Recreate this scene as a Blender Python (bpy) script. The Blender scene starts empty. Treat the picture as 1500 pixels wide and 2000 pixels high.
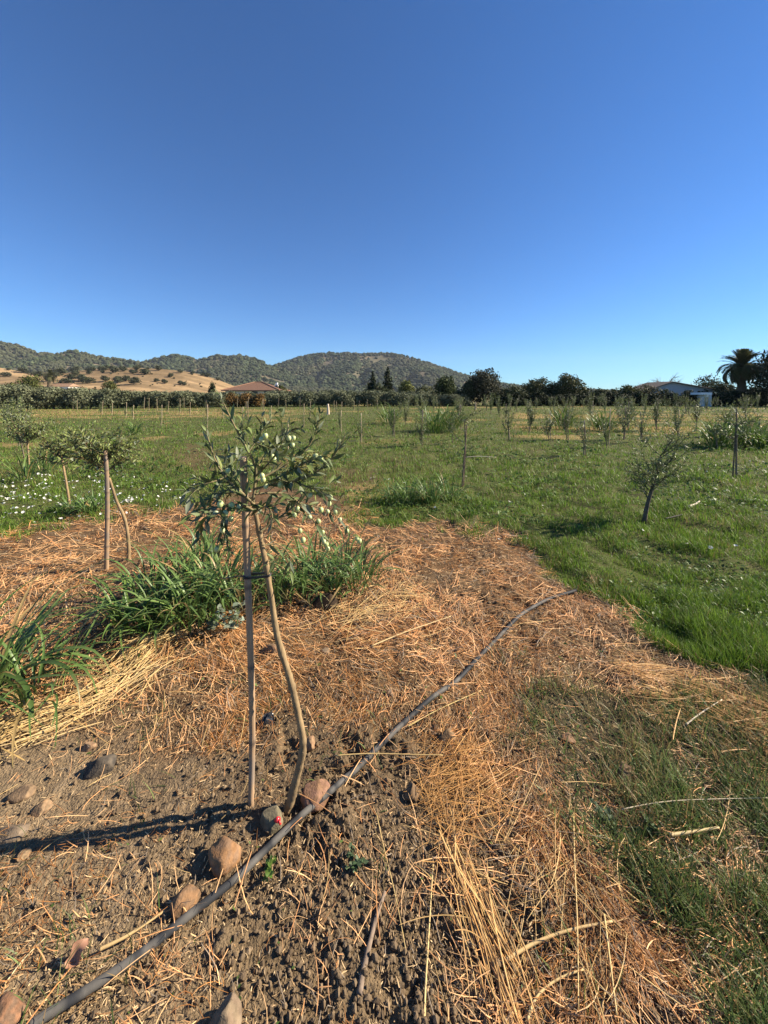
import bpy, bmesh, math
import numpy as np
from mathutils import Vector, noise as mnoise

R = math.radians
scene = bpy.context.scene
COL = scene.collection

# ------------------------------------------------------------------ camera, sky, sun, exposure
EYE, F, CX, HY = 1.5, 751.0, 750.0, 768.0      # eye height (m), focal length (px of a 1500x2000 frame), principal point
cam_data = bpy.data.cameras.new("camera")
cam = bpy.data.objects.new("camera", cam_data)
COL.objects.link(cam)
cam.location = (0, 0, EYE)
cam.rotation_euler = (R(90), 0, 0)
cam_data.sensor_fit = 'VERTICAL'
cam_data.sensor_height = 36.0
cam_data.lens = 36.0 * F / 2000.0
cam_data.shift_y = -(1000.0 - HY) / 2000.0
cam_data.clip_start = 0.05
cam_data.clip_end = 12000
scene.camera = cam

SUN_EL, SUN_AZ = R(31), R(81)                   # azimuth clockwise from +Y
world = bpy.data.worlds.new("World")
scene.world = world
world.use_nodes = True
wn = world.node_tree
bg = wn.nodes["Background"]
sky = wn.nodes.new("ShaderNodeTexSky")
sky.sky_type = 'NISHITA'
sky.sun_disc = False
sky.sun_elevation = SUN_EL
sky.sun_rotation = SUN_AZ
sky.altitude = 300
sky.air_density = 1.0
sky.dust_density = 0.0
sky.ozone_density = 2.6
tint = wn.nodes.new("ShaderNodeMix"); tint.data_type = 'RGBA'; tint.blend_type = 'MULTIPLY'   # deep clean autumn blue
tint.inputs[0].default_value = 1.0
tint.inputs[7].default_value = (.355, .665, 1.02, 1)
wn.links.new(sky.outputs[0], tint.inputs[6])
wn.links.new(tint.outputs[2], bg.inputs[0])
bg.inputs[1].default_value = 0.062

sun_data = bpy.data.lights.new("sun", 'SUN')
sun_data.energy = 5.0
sun_data.angle = R(0.5)
sun_data.color = (1.0, 0.88, 0.70)
sun = bpy.data.objects.new("sun", sun_data)
COL.objects.link(sun)
sdir = Vector((math.sin(SUN_AZ) * math.cos(SUN_EL), math.cos(SUN_AZ) * math.cos(SUN_EL), math.sin(SUN_EL)))
sun.rotation_euler = sdir.to_track_quat('Z', 'Y').to_euler()
sun.location = (30, 5, 40)

scene.view_settings.view_transform = 'Standard'
scene.view_settings.look = 'None'
scene.view_settings.exposure = 1.33
scene.view_settings.gamma = 1.0

# ------------------------------------------------------------------ numeric helpers
def hsh(ix, iy, s=0):
    h = (ix.astype(np.int64) * 374761393 + iy.astype(np.int64) * 668265263 + s * 974711 + 12345) & 0xFFFFFFFF
    h = ((h ^ (h >> 13)) * 1274126177) & 0xFFFFFFFF
    h = ((h ^ (h >> 16)) * 2246822519) & 0xFFFFFFFF
    h = h ^ (h >> 15)
    return h.astype(np.float64) / 4294967296.0

def vnoise(x, y, s=0):
    xi, yi = np.floor(x), np.floor(y)
    fx, fy = x - xi, y - yi
    fx, fy = fx * fx * (3 - 2 * fx), fy * fy * (3 - 2 * fy)
    a, b = hsh(xi, yi, s), hsh(xi + 1, yi, s)
    c, d = hsh(xi, yi + 1, s), hsh(xi + 1, yi + 1, s)
    return (a * (1 - fx) + b * fx) * (1 - fy) + (c * (1 - fx) + d * fx) * fy

def fbm(x, y, o=3, s=0):
    t, a, n = 0, 0.5, 0
    for k in range(o):
        t = t + a * vnoise(x * 2 ** k + 17.3 * k, y * 2 ** k - 9.1 * k, s + k)
        n += a
        a *= 0.5
    return t / n

def domes(x, y, s=0, keep=1.0):
    """height field of rounded lumps on a jittered unit grid"""
    xi, yi = np.floor(x), np.floor(y)
    best = np.zeros_like(x)
    for dx in (-1, 0, 1):
        for dy in (-1, 0, 1):
            cx, cy = xi + dx, yi + dy
            r = 0.28 + 0.42 * hsh(cx, cy, s + 2)
            jx, jy = cx + 0.15 + 0.7 * hsh(cx, cy, s), cy + 0.15 + 0.7 * hsh(cx, cy, s + 1)
            an = hsh(cx, cy, s + 4) * 3.14
            ux, uy = x - jx, y - jy
            vx, vy = ux * np.cos(an) + uy * np.sin(an), (uy * np.cos(an) - ux * np.sin(an)) * 1.35
            d2 = (vx * vx + vy * vy) / (r * r)
            h = r * np.sqrt(np.maximum(0, 1 - d2)) * (hsh(cx, cy, s + 3) < keep)
            best = np.maximum(best, h)
    return best

def cell_edge(x, y, s=0):
    """F2-F1 of a jittered grid: small along the cell borders"""
    xi, yi = np.floor(x), np.floor(y)
    f1 = np.full_like(x, 9.0); f2 = np.full_like(x, 9.0)
    for dx in (-1, 0, 1):
        for dy in (-1, 0, 1):
            cx, cy = xi + dx, yi + dy
            d = np.hypot(x - cx - hsh(cx, cy, s), y - cy - hsh(cx, cy, s + 1))
            f2 = np.minimum(f2, np.maximum(f1, d)); f1 = np.minimum(f1, d)
    return f2 - f1

def sst(t):
    t = np.clip(t, 0, 1)
    return t * t * (3 - 2 * t)

def nrm(v):
    return v / np.maximum(1e-9, np.linalg.norm(v, axis=-1, keepdims=True))

def rng(s):
    return np.random.default_rng(s)

# ------------------------------------------------------------------ where things stand: photo pixel -> ground point
def gp(px, py):
    d = EYE * F / (py - HY)
    return (px - CX) / F * d, d

def at(px, py, d):
    return ((px - CX) / F * d, d, EYE - (py - HY) / F * d)

def masks(x, y):
    """what covers the ground: short green grass, straw litter, bare soil, thin mixed grass, dry gold stubble"""
    Y = np.maximum(y, 0.5)
    px, py = CX + F * x / Y, HY + EYE * F / Y
    g = py - HY
    n1, n2, n3 = fbm(x * 1.1, y * 1.1, 3, 5) - .5, fbm(x * 4.5, y * 4.5, 3, 15) - .5, fbm(x * 2.2, y * 2.2, 3, 25) - .5
    pyj = py + g * (.30 * n1 + .22 * n2)
    pxj = px + g * (.5 * n3 + .2 * n2)
    yb = np.interp(pxj, [-900, 0, 200, 330, 420, 560, 720, 850, 1000, 1100, 1200, 1300, 1500, 2300],
                   [1030, 1040, 1022, 1005, 965, 955, 1005, 1030, 1060, 1130, 1190, 1225, 1290, 1480])
    green = sst((yb - pyj) / (.09 * g + 3) + .5)
    ys = np.interp(pxj, [-700, 0, 200, 330, 450, 560, 900, 1000, 1060, 1120, 1400],
                   [1440, 1440, 1425, 1460, 1465, 1435, 1470, 1640, 1880, 2300, 4000])
    soil = sst((pyj - ys) / (.12 * g) + .5)
    xb = np.interp(pyj, [1270, 1310, 1370, 1450, 1560, 1650, 1800, 2000, 2700], [1900, 1420, 1130, 1040, 1080, 1120, 1190, 1290, 1600])
    thin = sst((pxj - xb) / (.22 * g) + .5) * (py > 1280) * (1 - green)
    soil = soil * (1 - thin) * (1 - green)
    straw = np.clip(1 - green - soil - thin, 0, 1)
    dryl = sst((pyj - 797) / 5) * sst((818 - pyj) / 5) * sst((640 - px) / 120)
    dryr = sst((pyj - 806) / 5) * sst((846 - pyj) / 7) * sst((px - 960) / 80)
    far = sst((py - HY) / 6.0)
    dry = np.clip((.6 * dryl + .8 * dryr) * sst((fbm(x * .22, y * .5, 3, 63) - .36) / .16), 0, 1)
    dry = np.maximum(dry, sst((fbm(x * .35, y * .35, 3, 61) - .63) / .1) * .5 * sst((y - 3) / 3) * green)
    # orange litter patches behind the near saplings
    for (qx, qy, rx, ry) in ((385, 895, 60, 25), (690, 940, 60, 30), (250, 1000, 60, 14), (640, 1000, 120, 30), (545, 905, 40, 12)):
        e = ((px - qx) / rx) ** 2 + ((py - qy) / ry) ** 2
        k = sst(1.3 - e + 2.2 * n2 + n1) * .8
        straw = np.maximum(straw, k); green = green * (1 - k * .75)
    return green, straw, soil, thin, dry, px, py

def H(x, y, fine=True):
    x = np.asarray(x, float); y = np.asarray(y, float)
    fade = 1 - sst((y - 15) / 40)
    h = (.07 * (fbm(x * .45, y * .45, 3, 1) - .5) + .035 * (fbm(x * 2, y * 2, 3, 3) - .5)) * fade
    g, st, so, th, dr, px, py = masks(x, y)
    h = h + st * .05 * (fbm(x * 7, y * 7, 3, 27) - .5) * (1 - sst((y - 6) / 5))
    h = h + g * .09 * (fbm(x * 2.2, y * 2.2, 3, 21) - .45) * fade + g * .05 * (fbm(x * 6.5, y * 6.5, 2, 23) - .5) * (1 - sst((y - 9) / 8))
    if fine:
        near = 1 - sst((y - 3) / 3)
        cl = np.interp(px, [-200, 250, 480, 620, 1000, 1200, 1700], [.06, .10, .5, .95, .9, .5, .5]) * np.clip(so * 1.1 + st * .55 + th * .3, 0, 1)
        cl = cl * (.15 + 1.5 * sst((fbm(x * 4.3, y * 4.3, 3, 44) - .33) / .35)) * near
        h = h + cl * (.014 * domes(x / .06, y / .06, 70, .10) + .010 * domes(x / .034, y / .034, 80, .08) + .007 * domes(x / .02, y / .02, 90, .10)
                      + .026 * (sst((fbm(x * 17, y * 17, 4, 8) - .40) / .32) - .55) + .014 * (fbm(x * 55, y * 55, 3, 18) - .5))
        h = h + near * so * .007 * (fbm(x * 30, y * 30, 3, 9) - .5)
        crack = 1 - sst(cell_edge(x * 7 + .6 * fbm(x * 9, y * 9, 2, 31), y * 7 + .6 * fbm(x * 9, y * 9, 2, 33), 12) / .045)
        h = h - near * so * (px < 520) * .006 * crack * sst((fbm(x * 2.3, y * 2.3, 2, 51) - .42) / .1)
    return h

def h1(x, y, fine=False):
    return float(H(np.array([x]), np.array([y]), fine)[0])

# ------------------------------------------------------------------ mesh builder
class MB:
    def __init__(self):
        self.v, self.q, self.t, self.c, self.n = [], [], [], [], 0

    def add(self, v, quads=None, tris=None, col=(1, 1, 1)):
        v = np.asarray(v, float).reshape(-1, 3)
        c = np.asarray(col, float)
        if c.ndim == 1:
            c = np.tile(c, (len(v), 1))
        self.v.append(v); self.c.append(c)
        if quads is not None and len(quads):
            self.q.append(np.asarray(quads, np.int64).reshape(-1, 4) + self.n)
        if tris is not None and len(tris):
            self.t.append(np.asarray(tris, np.int64).reshape(-1, 3) + self.n)
        self.n += len(v)
        return self

    def ribbons(self, V, col):
        """V (n, m, k, 3): n strips of m sections, k points across; col (n,3) or (n,m,3)"""
        n, m, k, _ = V.shape
        col = np.asarray(col, float)
        if col.ndim == 2:
            col = np.repeat(col[:, None, :], m, 1)
        c = np.repeat(col[:, :, None, :], k, 2).reshape(-1, 3)
        i, j = np.meshgrid(np.arange(m - 1), np.arange(k - 1), indexing='ij')
        a = (i * k + j).ravel()
        q = np.stack([a, a + 1, a + k + 1, a + k], 1)
        q = (q[None] + (np.arange(n) * m * k)[:, None, None]).reshape(-1, 4)
        return self.add(V.reshape(-1, 3), q, None, c)

    def tube(self, pts, rad, sides=8, col=(1, 1, 1), cap=True, wob=0, seed=0):
        p = np.asarray(pts, float)
        m = len(p)
        r = np.broadcast_to(np.asarray(rad, float), (m,))
        d = nrm(np.gradient(p, axis=0))
        ref = np.array([1., 0, 0]) if abs(d[0][0]) < .8 else np.array([0, 1., 0])
        u = np.empty_like(p)
        for i in range(m):
            ref = ref - d[i] * ref.dot(d[i])
            ref = ref / np.linalg.norm(ref)
            u[i] = ref
        w = np.cross(d, u)
        an = np.arange(sides) * 2 * math.pi / sides
        rr = np.repeat(r[:, None], sides, 1)
        if wob:
            rr = rr * (1 + wob * (rng(seed).random((m, sides)) - .5))
        V = p[:, None] + rr[..., None] * (np.cos(an)[None, :, None] * u[:, None] + np.sin(an)[None, :, None] * w[:, None])
        i, j = np.meshgrid(np.arange(m - 1), np.arange(sides), indexing='ij')
        i, j = i.ravel(), j.ravel()
        j2 = (j + 1) % sides
        q = np.stack([i * sides + j, i * sides + j2, (i + 1) * sides + j2, (i + 1) * sides + j], 1)
        V = V.reshape(-1, 3)
        tr = None
        cc = np.asarray(col, float)
        if cc.ndim == 2:
            cc = np.repeat(cc, sides, 0)
        if cap:
            V = np.vstack([V, p[0], p[-1]])
            a, b = len(V) - 2, len(V) - 1
            s = np.arange(sides); s2 = (s + 1) % sides
            tr = np.vstack([np.stack([np.full(sides, a), s2, s], 1), np.stack([np.full(sides, b), (m - 1) * sides + s, (m - 1) * sides + s2], 1)])
            if cc.ndim == 2:
                cc = np.vstack([cc, cc[0], cc[-1]])
        return self.add(V, q, tr, cc)

    def box(self, lo, hi, col=(1, 1, 1)):
        (a, b, c), (d, e, f) = lo, hi
        v = [(a, b, c), (d, b, c), (d, e, c), (a, e, c), (a, b, f), (d, b, f), (d, e, f), (a, e, f)]
        return self.add(v, [(0, 3, 2, 1), (4, 5, 6, 7), (0, 1, 5, 4), (1, 2, 6, 5), (2, 3, 7, 6), (3, 0, 4, 7)], None, col)

    def leaves(self, B, D, U, L, W, col, segs=4, droop=.2, fold=.25, prof=None):
        n = len(B)
        D = nrm(D)
        S = nrm(np.cross(D, U)); N = np.cross(S, D)
        L = np.broadcast_to(L, (n,)); W = np.broadcast_to(W, (n,)); droop = np.broadcast_to(droop, (n,))
        t = np.linspace(0, 1, segs + 1)
        if prof is None:
            prof = np.maximum(.04, np.sin(math.pi * t ** .85)) if segs > 2 else np.array([.12, 1, .06])[:segs + 1]
        ctr = B[:, None] + D[:, None] * (L[:, None] * t)[..., None] - N[:, None] * ((droop * L)[:, None] * t ** 2)[..., None]
        hw = (W[:, None] * .5 * prof)[..., None]
        V = np.stack([ctr - S[:, None] * hw + N[:, None] * hw * fold, ctr, ctr + S[:, None] * hw + N[:, None] * hw * fold], 2)
        return self.ribbons(V, col)

    def quads(self, C, N, size, col, g):
        n = len(C)
        N = nrm(N)
        a = nrm(np.cross(N, nrm(g.normal(size=(n, 3)))))
        b = np.cross(N, a)
        s = np.broadcast_to(size, (n,))[:, None] * .5
        k = g.uniform(.45, 1, (n, 1))
        V = np.stack([C - a * s, C - b * s * k, C + a * s, C + b * s * k], 1)
        return self.add(V.reshape(-1, 3), np.arange(4 * n).reshape(n, 4), None, np.repeat(col, 4, 0))

    def mesh(self, name, mat, smooth=True):
        v = np.vstack(self.v); c = np.vstack(self.c)
        q = np.vstack(self.q) if self.q else np.zeros((0, 4), np.int64)
        t = np.vstack(self.t) if self.t else np.zeros((0, 3), np.int64)
        me = bpy.data.meshes.new(name)
        me.vertices.add(len(v)); me.vertices.foreach_set('co', v.astype(np.float32).ravel())
        lv = np.concatenate([q.ravel(), t.ravel()]).astype(np.int32)
        me.loops.add(len(lv)); me.loops.foreach_set('vertex_index', lv)
        ls = np.concatenate([np.arange(len(q)) * 4, len(q) * 4 + np.arange(len(t)) * 3]).astype(np.int32)
        me.polygons.add(len(ls)); me.polygons.foreach_set('loop_start', ls)
        me.polygons.foreach_set('use_smooth', np.full(len(ls), smooth))
        at_ = me.color_attributes.new('col', 'FLOAT_COLOR', 'POINT')
        at_.data.foreach_set('color', np.hstack([c, np.ones((len(c), 1))]).astype(np.float32).ravel())
        me.update(calc_edges=True)
        me.materials.append(mat)
        return me

    def build(self, name, mat, parent=None, smooth=True):
        return link(name, self.mesh(name, mat, smooth), parent)

def link(name, me, parent=None):
    o = bpy.data.objects.new(name, me)
    COL.objects.link(o)
    if parent is not None:
        o.parent = parent
    return o

def tag(o, label, cat, group=None, kind=None):
    if label: o['label'] = label
    if cat: o['category'] = cat
    if group: o['group'] = group
    if kind: o['kind'] = kind
    return o

def thing(name, loc, label, cat, group=None, rz=0):
    o = bpy.data.objects.new(name, None)
    COL.objects.link(o)
    o.empty_display_size = .1
    o.location = loc
    o.rotation_euler = (0, 0, rz)
    return tag(o, label, cat, group)

def dup(root, loc, rz, scale, label, group):
    r = root.copy(); COL.objects.link(r)
    r.location = loc; r.rotation_euler = (0, 0, rz); r.scale = scale if hasattr(scale, '__len__') else (scale,) * 3
    r['label'] = label
    if group: r['group'] = group
    for ch in list(root.children):
        c = ch.copy(); COL.objects.link(c); c.parent = r
        for g in list(ch.children):
            d = g.copy(); COL.objects.link(d); d.parent = c
    return r

# ------------------------------------------------------------------ materials
def vmat(name, rough=.8, transl=0., spec=.3, ns=20., amt=.35, bump=0., bs=60., detail=4, stretch=None):
    """vertex colour times procedural noise, with optional light passing through thin leaves"""
    m = bpy.data.materials.new(name); m.use_nodes = True
    nt = m.node_tree; N, L = nt.nodes, nt.links
    p = N['Principled BSDF']; out = N['Material Output']
    a = N.new('ShaderNodeAttribute'); a.attribute_name = 'col'
    tc = N.new('ShaderNodeTexCoord'); mp = N.new('ShaderNodeMapping')
    if stretch: mp.inputs['Scale'].default_value = stretch
    L.new(tc.outputs['Object'], mp.inputs[0])
    n = N.new('ShaderNodeTexNoise'); n.inputs['Scale'].default_value = ns; n.inputs['Detail'].default_value = detail
    n.inputs['Roughness'].default_value = .65
    L.new(mp.outputs[0], n.inputs['Vector'])
    r = N.new('ShaderNodeMapRange'); r.inputs['From Min'].default_value = .25; r.inputs['From Max'].default_value = .75
    r.inputs['To Min'].default_value = 1 - amt; r.inputs['To Max'].default_value = 1 + amt
    L.new(n.outputs['Fac'], r.inputs['Value'])
    mu = N.new('ShaderNodeVectorMath'); mu.operation = 'SCALE'
    L.new(a.outputs['Color'], mu.inputs[0]); L.new(r.outputs[0], mu.inputs['Scale'])
    L.new(mu.outputs[0], p.inputs['Base Color'])
    p.inputs['Roughness'].default_value = rough
    p.inputs['Specular IOR Level'].default_value = spec
    if bump:
        n2 = N.new('ShaderNodeTexNoise'); n2.inputs['Scale'].default_value = bs; n2.inputs['Detail'].default_value = 6
        L.new(mp.outputs[0], n2.inputs['Vector'])
        b = N.new('ShaderNodeBump'); b.inputs['Strength'].default_value = 1; b.inputs['Distance'].default_value = bump
        L.new(n2.outputs['Fac'], b.inputs['Height']); L.new(b.outputs[0], p.inputs['Normal'])
    if transl:
        tr = N.new('ShaderNodeBsdfTranslucent'); L.new(mu.outputs[0], tr.inputs['Color'])
        mx = N.new('ShaderNodeMixShader'); mx.inputs[0].default_value = transl
        L.new(p.outputs[0], mx.inputs[1]); L.new(tr.outputs[0], mx.inputs[2]); L.new(mx.outputs[0], out.inputs['Surface'])
    return m

M_ground = vmat('ground_mat', .95, 0, .1, 55, .34, .013, 120, 7)
M_straw = vmat('straw_mat', .55, .15, .35, 30, .2)
M_grass = vmat('grass_mat', .5, .35, .3, 3, .25)
M_blade = vmat('broad_grass_leaf', .42, .3, .4, 25, .2)
M_olive_leaf = vmat('olive_leaf', .52, .2, .28, 40, .2)
M_olive_fruit = vmat('olive_fruit', .35, 0, .5, 90, .12)
M_bark = vmat('bark_mat', .9, 0, .15, 60, .35, .0015, 180, 5, (1, 1, .35))
M_cane = vmat('cane_mat', .6, 0, .3, 90, .35, .0008, 260, 5, (1, 1, .06))
M_pipe = vmat('pipe_mat', .65, 0, .15, 14, .28, .0006, 120, 6)
M_stone = vmat('stone_mat', .9, 0, .15, 45, .42, .0026, 150, 9)
M_plastic = vmat('plastic_mat', .3, 0, .5, 50, .15)
M_crown = vmat('tree_leaves', .7, .12, .15, 1.5, .35)
M_wood = vmat('woodland_mat', .95, 0, .05, .12, .3)
M_hill = vmat('hill_mat', 1, 0, 0, .09, .35, .25, .5, 8)
M_wall = vmat('painted_wall', .9, 0, .1, 2, .1)
M_tile = vmat('roof_tile', .9, 0, .1, 6, .3, .03, 7, 3, (4, 4, 1))
M_petal = vmat('petal_mat', .6, .3, .2, 60, .08)

def var(g, n, a, b, jit=.12):
    """n colours between a and b with value jitter"""
    t = g.random((n, 1))
    return (np.array(a) * (1 - t) + np.array(b) * t) * (1 + jit * g.normal(size=(n, 1))).clip(.5, 1.6)

# ------------------------------------------------------------------ ground
def axis_pos(a, step, grow, end):
    out = [a]
    while out[-1] < end:
        out.append(out[-1] + step); step *= (1 + grow)
    return out
ys = list(np.arange(-6, .6, .15)) + list(np.arange(.6, 2.5, .0065)) + axis_pos(2.5, .0075, .0125, 4500)
xr = axis_pos(2.0, .008, .026, 5000)
xs = [-v for v in xr[::-1]] + list(np.arange(-2.0 + .0068, 2.0, .0068)) + xr
XS, YS = np.meshgrid(np.array(xs), np.array(ys))
shp = XS.shape
x, y = XS.ravel(), YS.ravel()
hz = np.zeros_like(x)
sel = (y < 60) & (y > 0) & (np.abs(x) < y * 1.4 + 2.5)
hz[sel] = H(x[sel], y[sel]); hz[~sel] = H(x[~sel], y[~sel], False) * ((y[~sel] < 60) & (np.abs(x[~sel]) < 90))
g_, st_, so_, th_, dr_, px_, py_ = masks(x, y)
def mixc(base, c, w):
    return base * (1 - w[:, None]) + np.array(c) * w[:, None]
n_a, n_b = fbm(x * 1.5, y * 1.5, 4, 101), fbm(x * 14, y * 14, 3, 102)
c = np.tile(np.array((.160, .113, .064)), (len(x), 1))
c = mixc(c, (.120, .084, .050), sst((n_a - .4) / .25))
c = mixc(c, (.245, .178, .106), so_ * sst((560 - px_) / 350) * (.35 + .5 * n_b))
c = mixc(c, (.120, .069, .034), st_ * (.45 + .5 * sst((n_b - .3) / .35)))
c = mixc(c, (.070, .062, .034), th_ * .8)
c = mixc(c, (.078, .092, .028), np.clip(g_, 0, 1) * (.65 + .35 * sst((n_b - .3) / .3)))
c = mixc(c, (.40, .26, .11), dr_ * .9)
far = sst((y - 45) / 30)
c = mixc(c, (.20, .17, .08), far)
c *= (.8 + .4 * n_b)[:, None]
mb = MB()
i, j = np.meshgrid(np.arange(shp[0] - 1), np.arange(shp[1] - 1), indexing='ij')
a = (i * shp[1] + j).ravel()
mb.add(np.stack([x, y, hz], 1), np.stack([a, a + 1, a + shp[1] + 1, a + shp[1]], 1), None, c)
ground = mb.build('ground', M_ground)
tag(ground, 'dry cloddy field soil under straw litter and short green grass', None, None, 'structure')

# ------------------------------------------------------------------ hills
def hill(name, prof, dc, db, label, col_a, col_b, gully=0., seed=0, power=.8, step=9., basez=0., back=.5):
    px = np.array([p[0] for p in prof], float); py = np.array([p[1] for p in prof], float)
    X = (px - CX) / F * dc
    Z = EYE - (py - HY) / F * dc
    xs = np.arange(X[0], X[-1], step)
    # soft crest line through the profile points
    zc = np.interp(xs, X, Z)
    k = np.hanning(max(5, int(30 / step) * 2 + 1)); k /= k.sum()
    zc = np.convolve(np.pad(zc, len(k) // 2, mode='edge'), k, 'valid')
    ss = np.linspace(0, 1 + back, int((dc - db) * (1 + back) / step))
    XX, SS = np.meshgrid(xs, ss)
    ZC = np.tile(zc, (len(ss), 1))
    up = np.clip(SS, 0, 1) ** power
    dn = np.clip(1 - ((SS - 1).clip(0) / back) ** 1.6 * .8, 0, 1)
    YY = db + (dc - db) * SS
    gl = fbm(XX / (step * 11) + .25 * np.sin(SS * 5), SS * 1.6, 4, 300 + seed)
    gl = np.abs(gl - .5) * 2
    ZZ = basez + (ZC - basez) * up * dn - gully * 4 * np.clip(SS * (1.02 - SS), 0, 1) * (1 - gl) ** 2 * (ZC / zc.max())
    ZZ = ZZ + step * .06 * (fbm(XX / step / 2, YY / step / 2, 2, seed) - .5)
    t = sst((fbm(XX / 60, YY / (60 if step > 3 else 14), 4, 400 + seed) - .42) / .2).ravel()
    cc = np.array(col_a) * (1 - t[:, None]) + np.array(col_b) * t[:, None]
    n, m = XX.shape
    i, j = np.meshgrid(np.arange(n - 1), np.arange(m - 1), indexing='ij')
    a = (i * m + j).ravel()
    b = MB()
    b.add(np.stack([XX.ravel(), YY.ravel(), ZZ.ravel()], 1), np.stack([a, a + 1, a + m + 1, a + m], 1), None, cc)
    o = b.build(name, M_hill)
    tag(o, label, None, None, 'structure')
    def surf(x, s):
        fi = np.clip((x - xs[0]) / step, 0, len(xs) - 1.001); fj = np.clip(s / ss[-1] * (len(ss) - 1), 0, len(ss) - 1.001)
        i0, j0 = fi.astype(int), fj.astype(int)
        u, v = fi - i0, fj - j0
        z = (ZZ[j0, i0] * (1 - u) + ZZ[j0, i0 + 1] * u) * (1 - v) + (ZZ[j0 + 1, i0] * (1 - u) + ZZ[j0 + 1, i0 + 1] * u) * v
        return np.stack([x, db + (dc - db) * s, z], 1)
    surf.range = (xs[0], xs[-1])
    return surf

def ico(sub):
    bm = bmesh.new(); bmesh.ops.create_icosphere(bm, subdivisions=sub, radius=1)
    v = np.array([p.co[:] for p in bm.verts]); f = np.array([[q.index for q in p.verts] for p in bm.faces])
    bm.free()
    return v, f
ICO1, ICO2 = ico(1), ico(2)

def woodland(name, surf, n, r0, r1, label, seed, ca, cb, smax=1.04, clear=.47):
    g = rng(seed)
    x = g.uniform(*surf.range, n); s = g.random(n) * smax
    keep = fbm(x / 55, s * 14, 4, seed + 7) < clear + .25 * g.random(n)
    x, s = x[keep], s[keep]
    P = surf(x, s)
    n = len(P)
    V, Fc = ICO1
    r = r0 * .7 + (r1 * 1.25 - r0 * .7) * g.random(n) ** 1.8
    sc = np.stack([r * g.uniform(.8, 1.25, n), r * g.uniform(.8, 1.25, n), r * g.uniform(.7, 1.05, n)], 1)
    an = g.random(n) * 6.28
    ca_, sa = np.cos(an)[:, None], np.sin(an)[:, None]
    W = V[None] * (1 + .35 * (g.random((n, len(V), 1)) - .5)) * sc[:, None]
    W = np.stack([W[..., 0] * ca_ - W[..., 1] * sa, W[..., 0] * sa + W[..., 1] * ca_, W[..., 2]], 2)
    W = W + (P + np.array([0, 0, 1]) * r[:, None] * .55)[:, None]
    sp = sst((fbm(P[:, 0] / 90, P[:, 1] / 90, 3, seed + 3) - .4) / .2)[:, None]
    col = var(g, n, ca, cb, .22) * (1 - .35 * sp) + np.array((.075, .065, .042)) * .35 * sp
    b = MB()
    b.add(W.reshape(-1, 3), None, (Fc[None] + (np.arange(n) * len(V))[:, None, None]).reshape(-1, 3), np.repeat(col, len(V), 0))
    o = b.build(name, M_wood, None, False)
    tag(o, label, None, None, 'stuff')

P_big = [(330, 768), (420, 752), (500, 730), (533, 716), (570, 703), (605, 694), (640, 690), (675, 691), (700, 693), (735, 691), (770, 692), (800, 698), (850, 714), (905, 733), (960, 748), (1060, 763), (1150, 768)]
P_mid = [(60, 760), (150, 735), (230, 718), (282, 709), (310, 700), (345, 693), (385, 704), (402, 701), (425, 694), (445, 699), (468, 694), (500, 703), (535, 716), (580, 733), (640, 752), (700, 766), (720, 768)]
P_left = [(-500, 640), (-300, 655), (-120, 662), (0, 671), (35, 676), (60, 688), (100, 694), (145, 686), (175, 694), (200, 699), (250, 706), (290, 712), (350, 733), (420, 755), (480, 768)]
s_big = hill('hill', P_big, 1250, 820, 'large rounded wooded hill in the middle of the skyline', (.10, .09, .06), (.165, .13, .088), 34, 1, .78)
s_mid = hill('hill', P_mid, 1020, 720, 'pair of smaller wooded hills left of the big rounded one', (.10, .09, .058), (.16, .13, .082), 22, 2, .8)
s_left = hill('hill', P_left, 860, 560, 'long wooded ridge rising toward the edge behind the golden slope', (.10, .09, .058), (.16, .13, .082), 22, 3, .8)
woodland('woodland', s_big, 30000, 2.6, 5.4, 'dense scrub oak woodland covering the large rounded hill', 11, (.028, .038, .020), (.056, .068, .036))
woodland('woodland', s_mid, 18000, 2.3, 4.8, 'dense scrub oak woodland covering the two smaller hills', 12, (.028, .038, .020), (.056, .067, .034))
woodland('woodland', s_left, 22000, 2.0, 4.3, 'dense scrub oak woodland covering the long ridge', 13, (.028, .038, .018), (.058, .069, .033))
P_gold = [(-420, 722), (-200, 716), (-60, 718), (0, 714), (30, 726), (80, 735), (130, 730), (165, 720), (210, 719), (250, 717), (300, 720), (350, 722), (385, 729), (420, 738), (450, 752), (475, 766), (490, 768)]
s_gold = hill('hill', P_gold, 330, 215, 'sunlit golden dry grass slope dotted with oaks', (.33, .225, .12), (.20, .14, .078), 1.6, 4, .9, 2.5, 0, .35)

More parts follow.
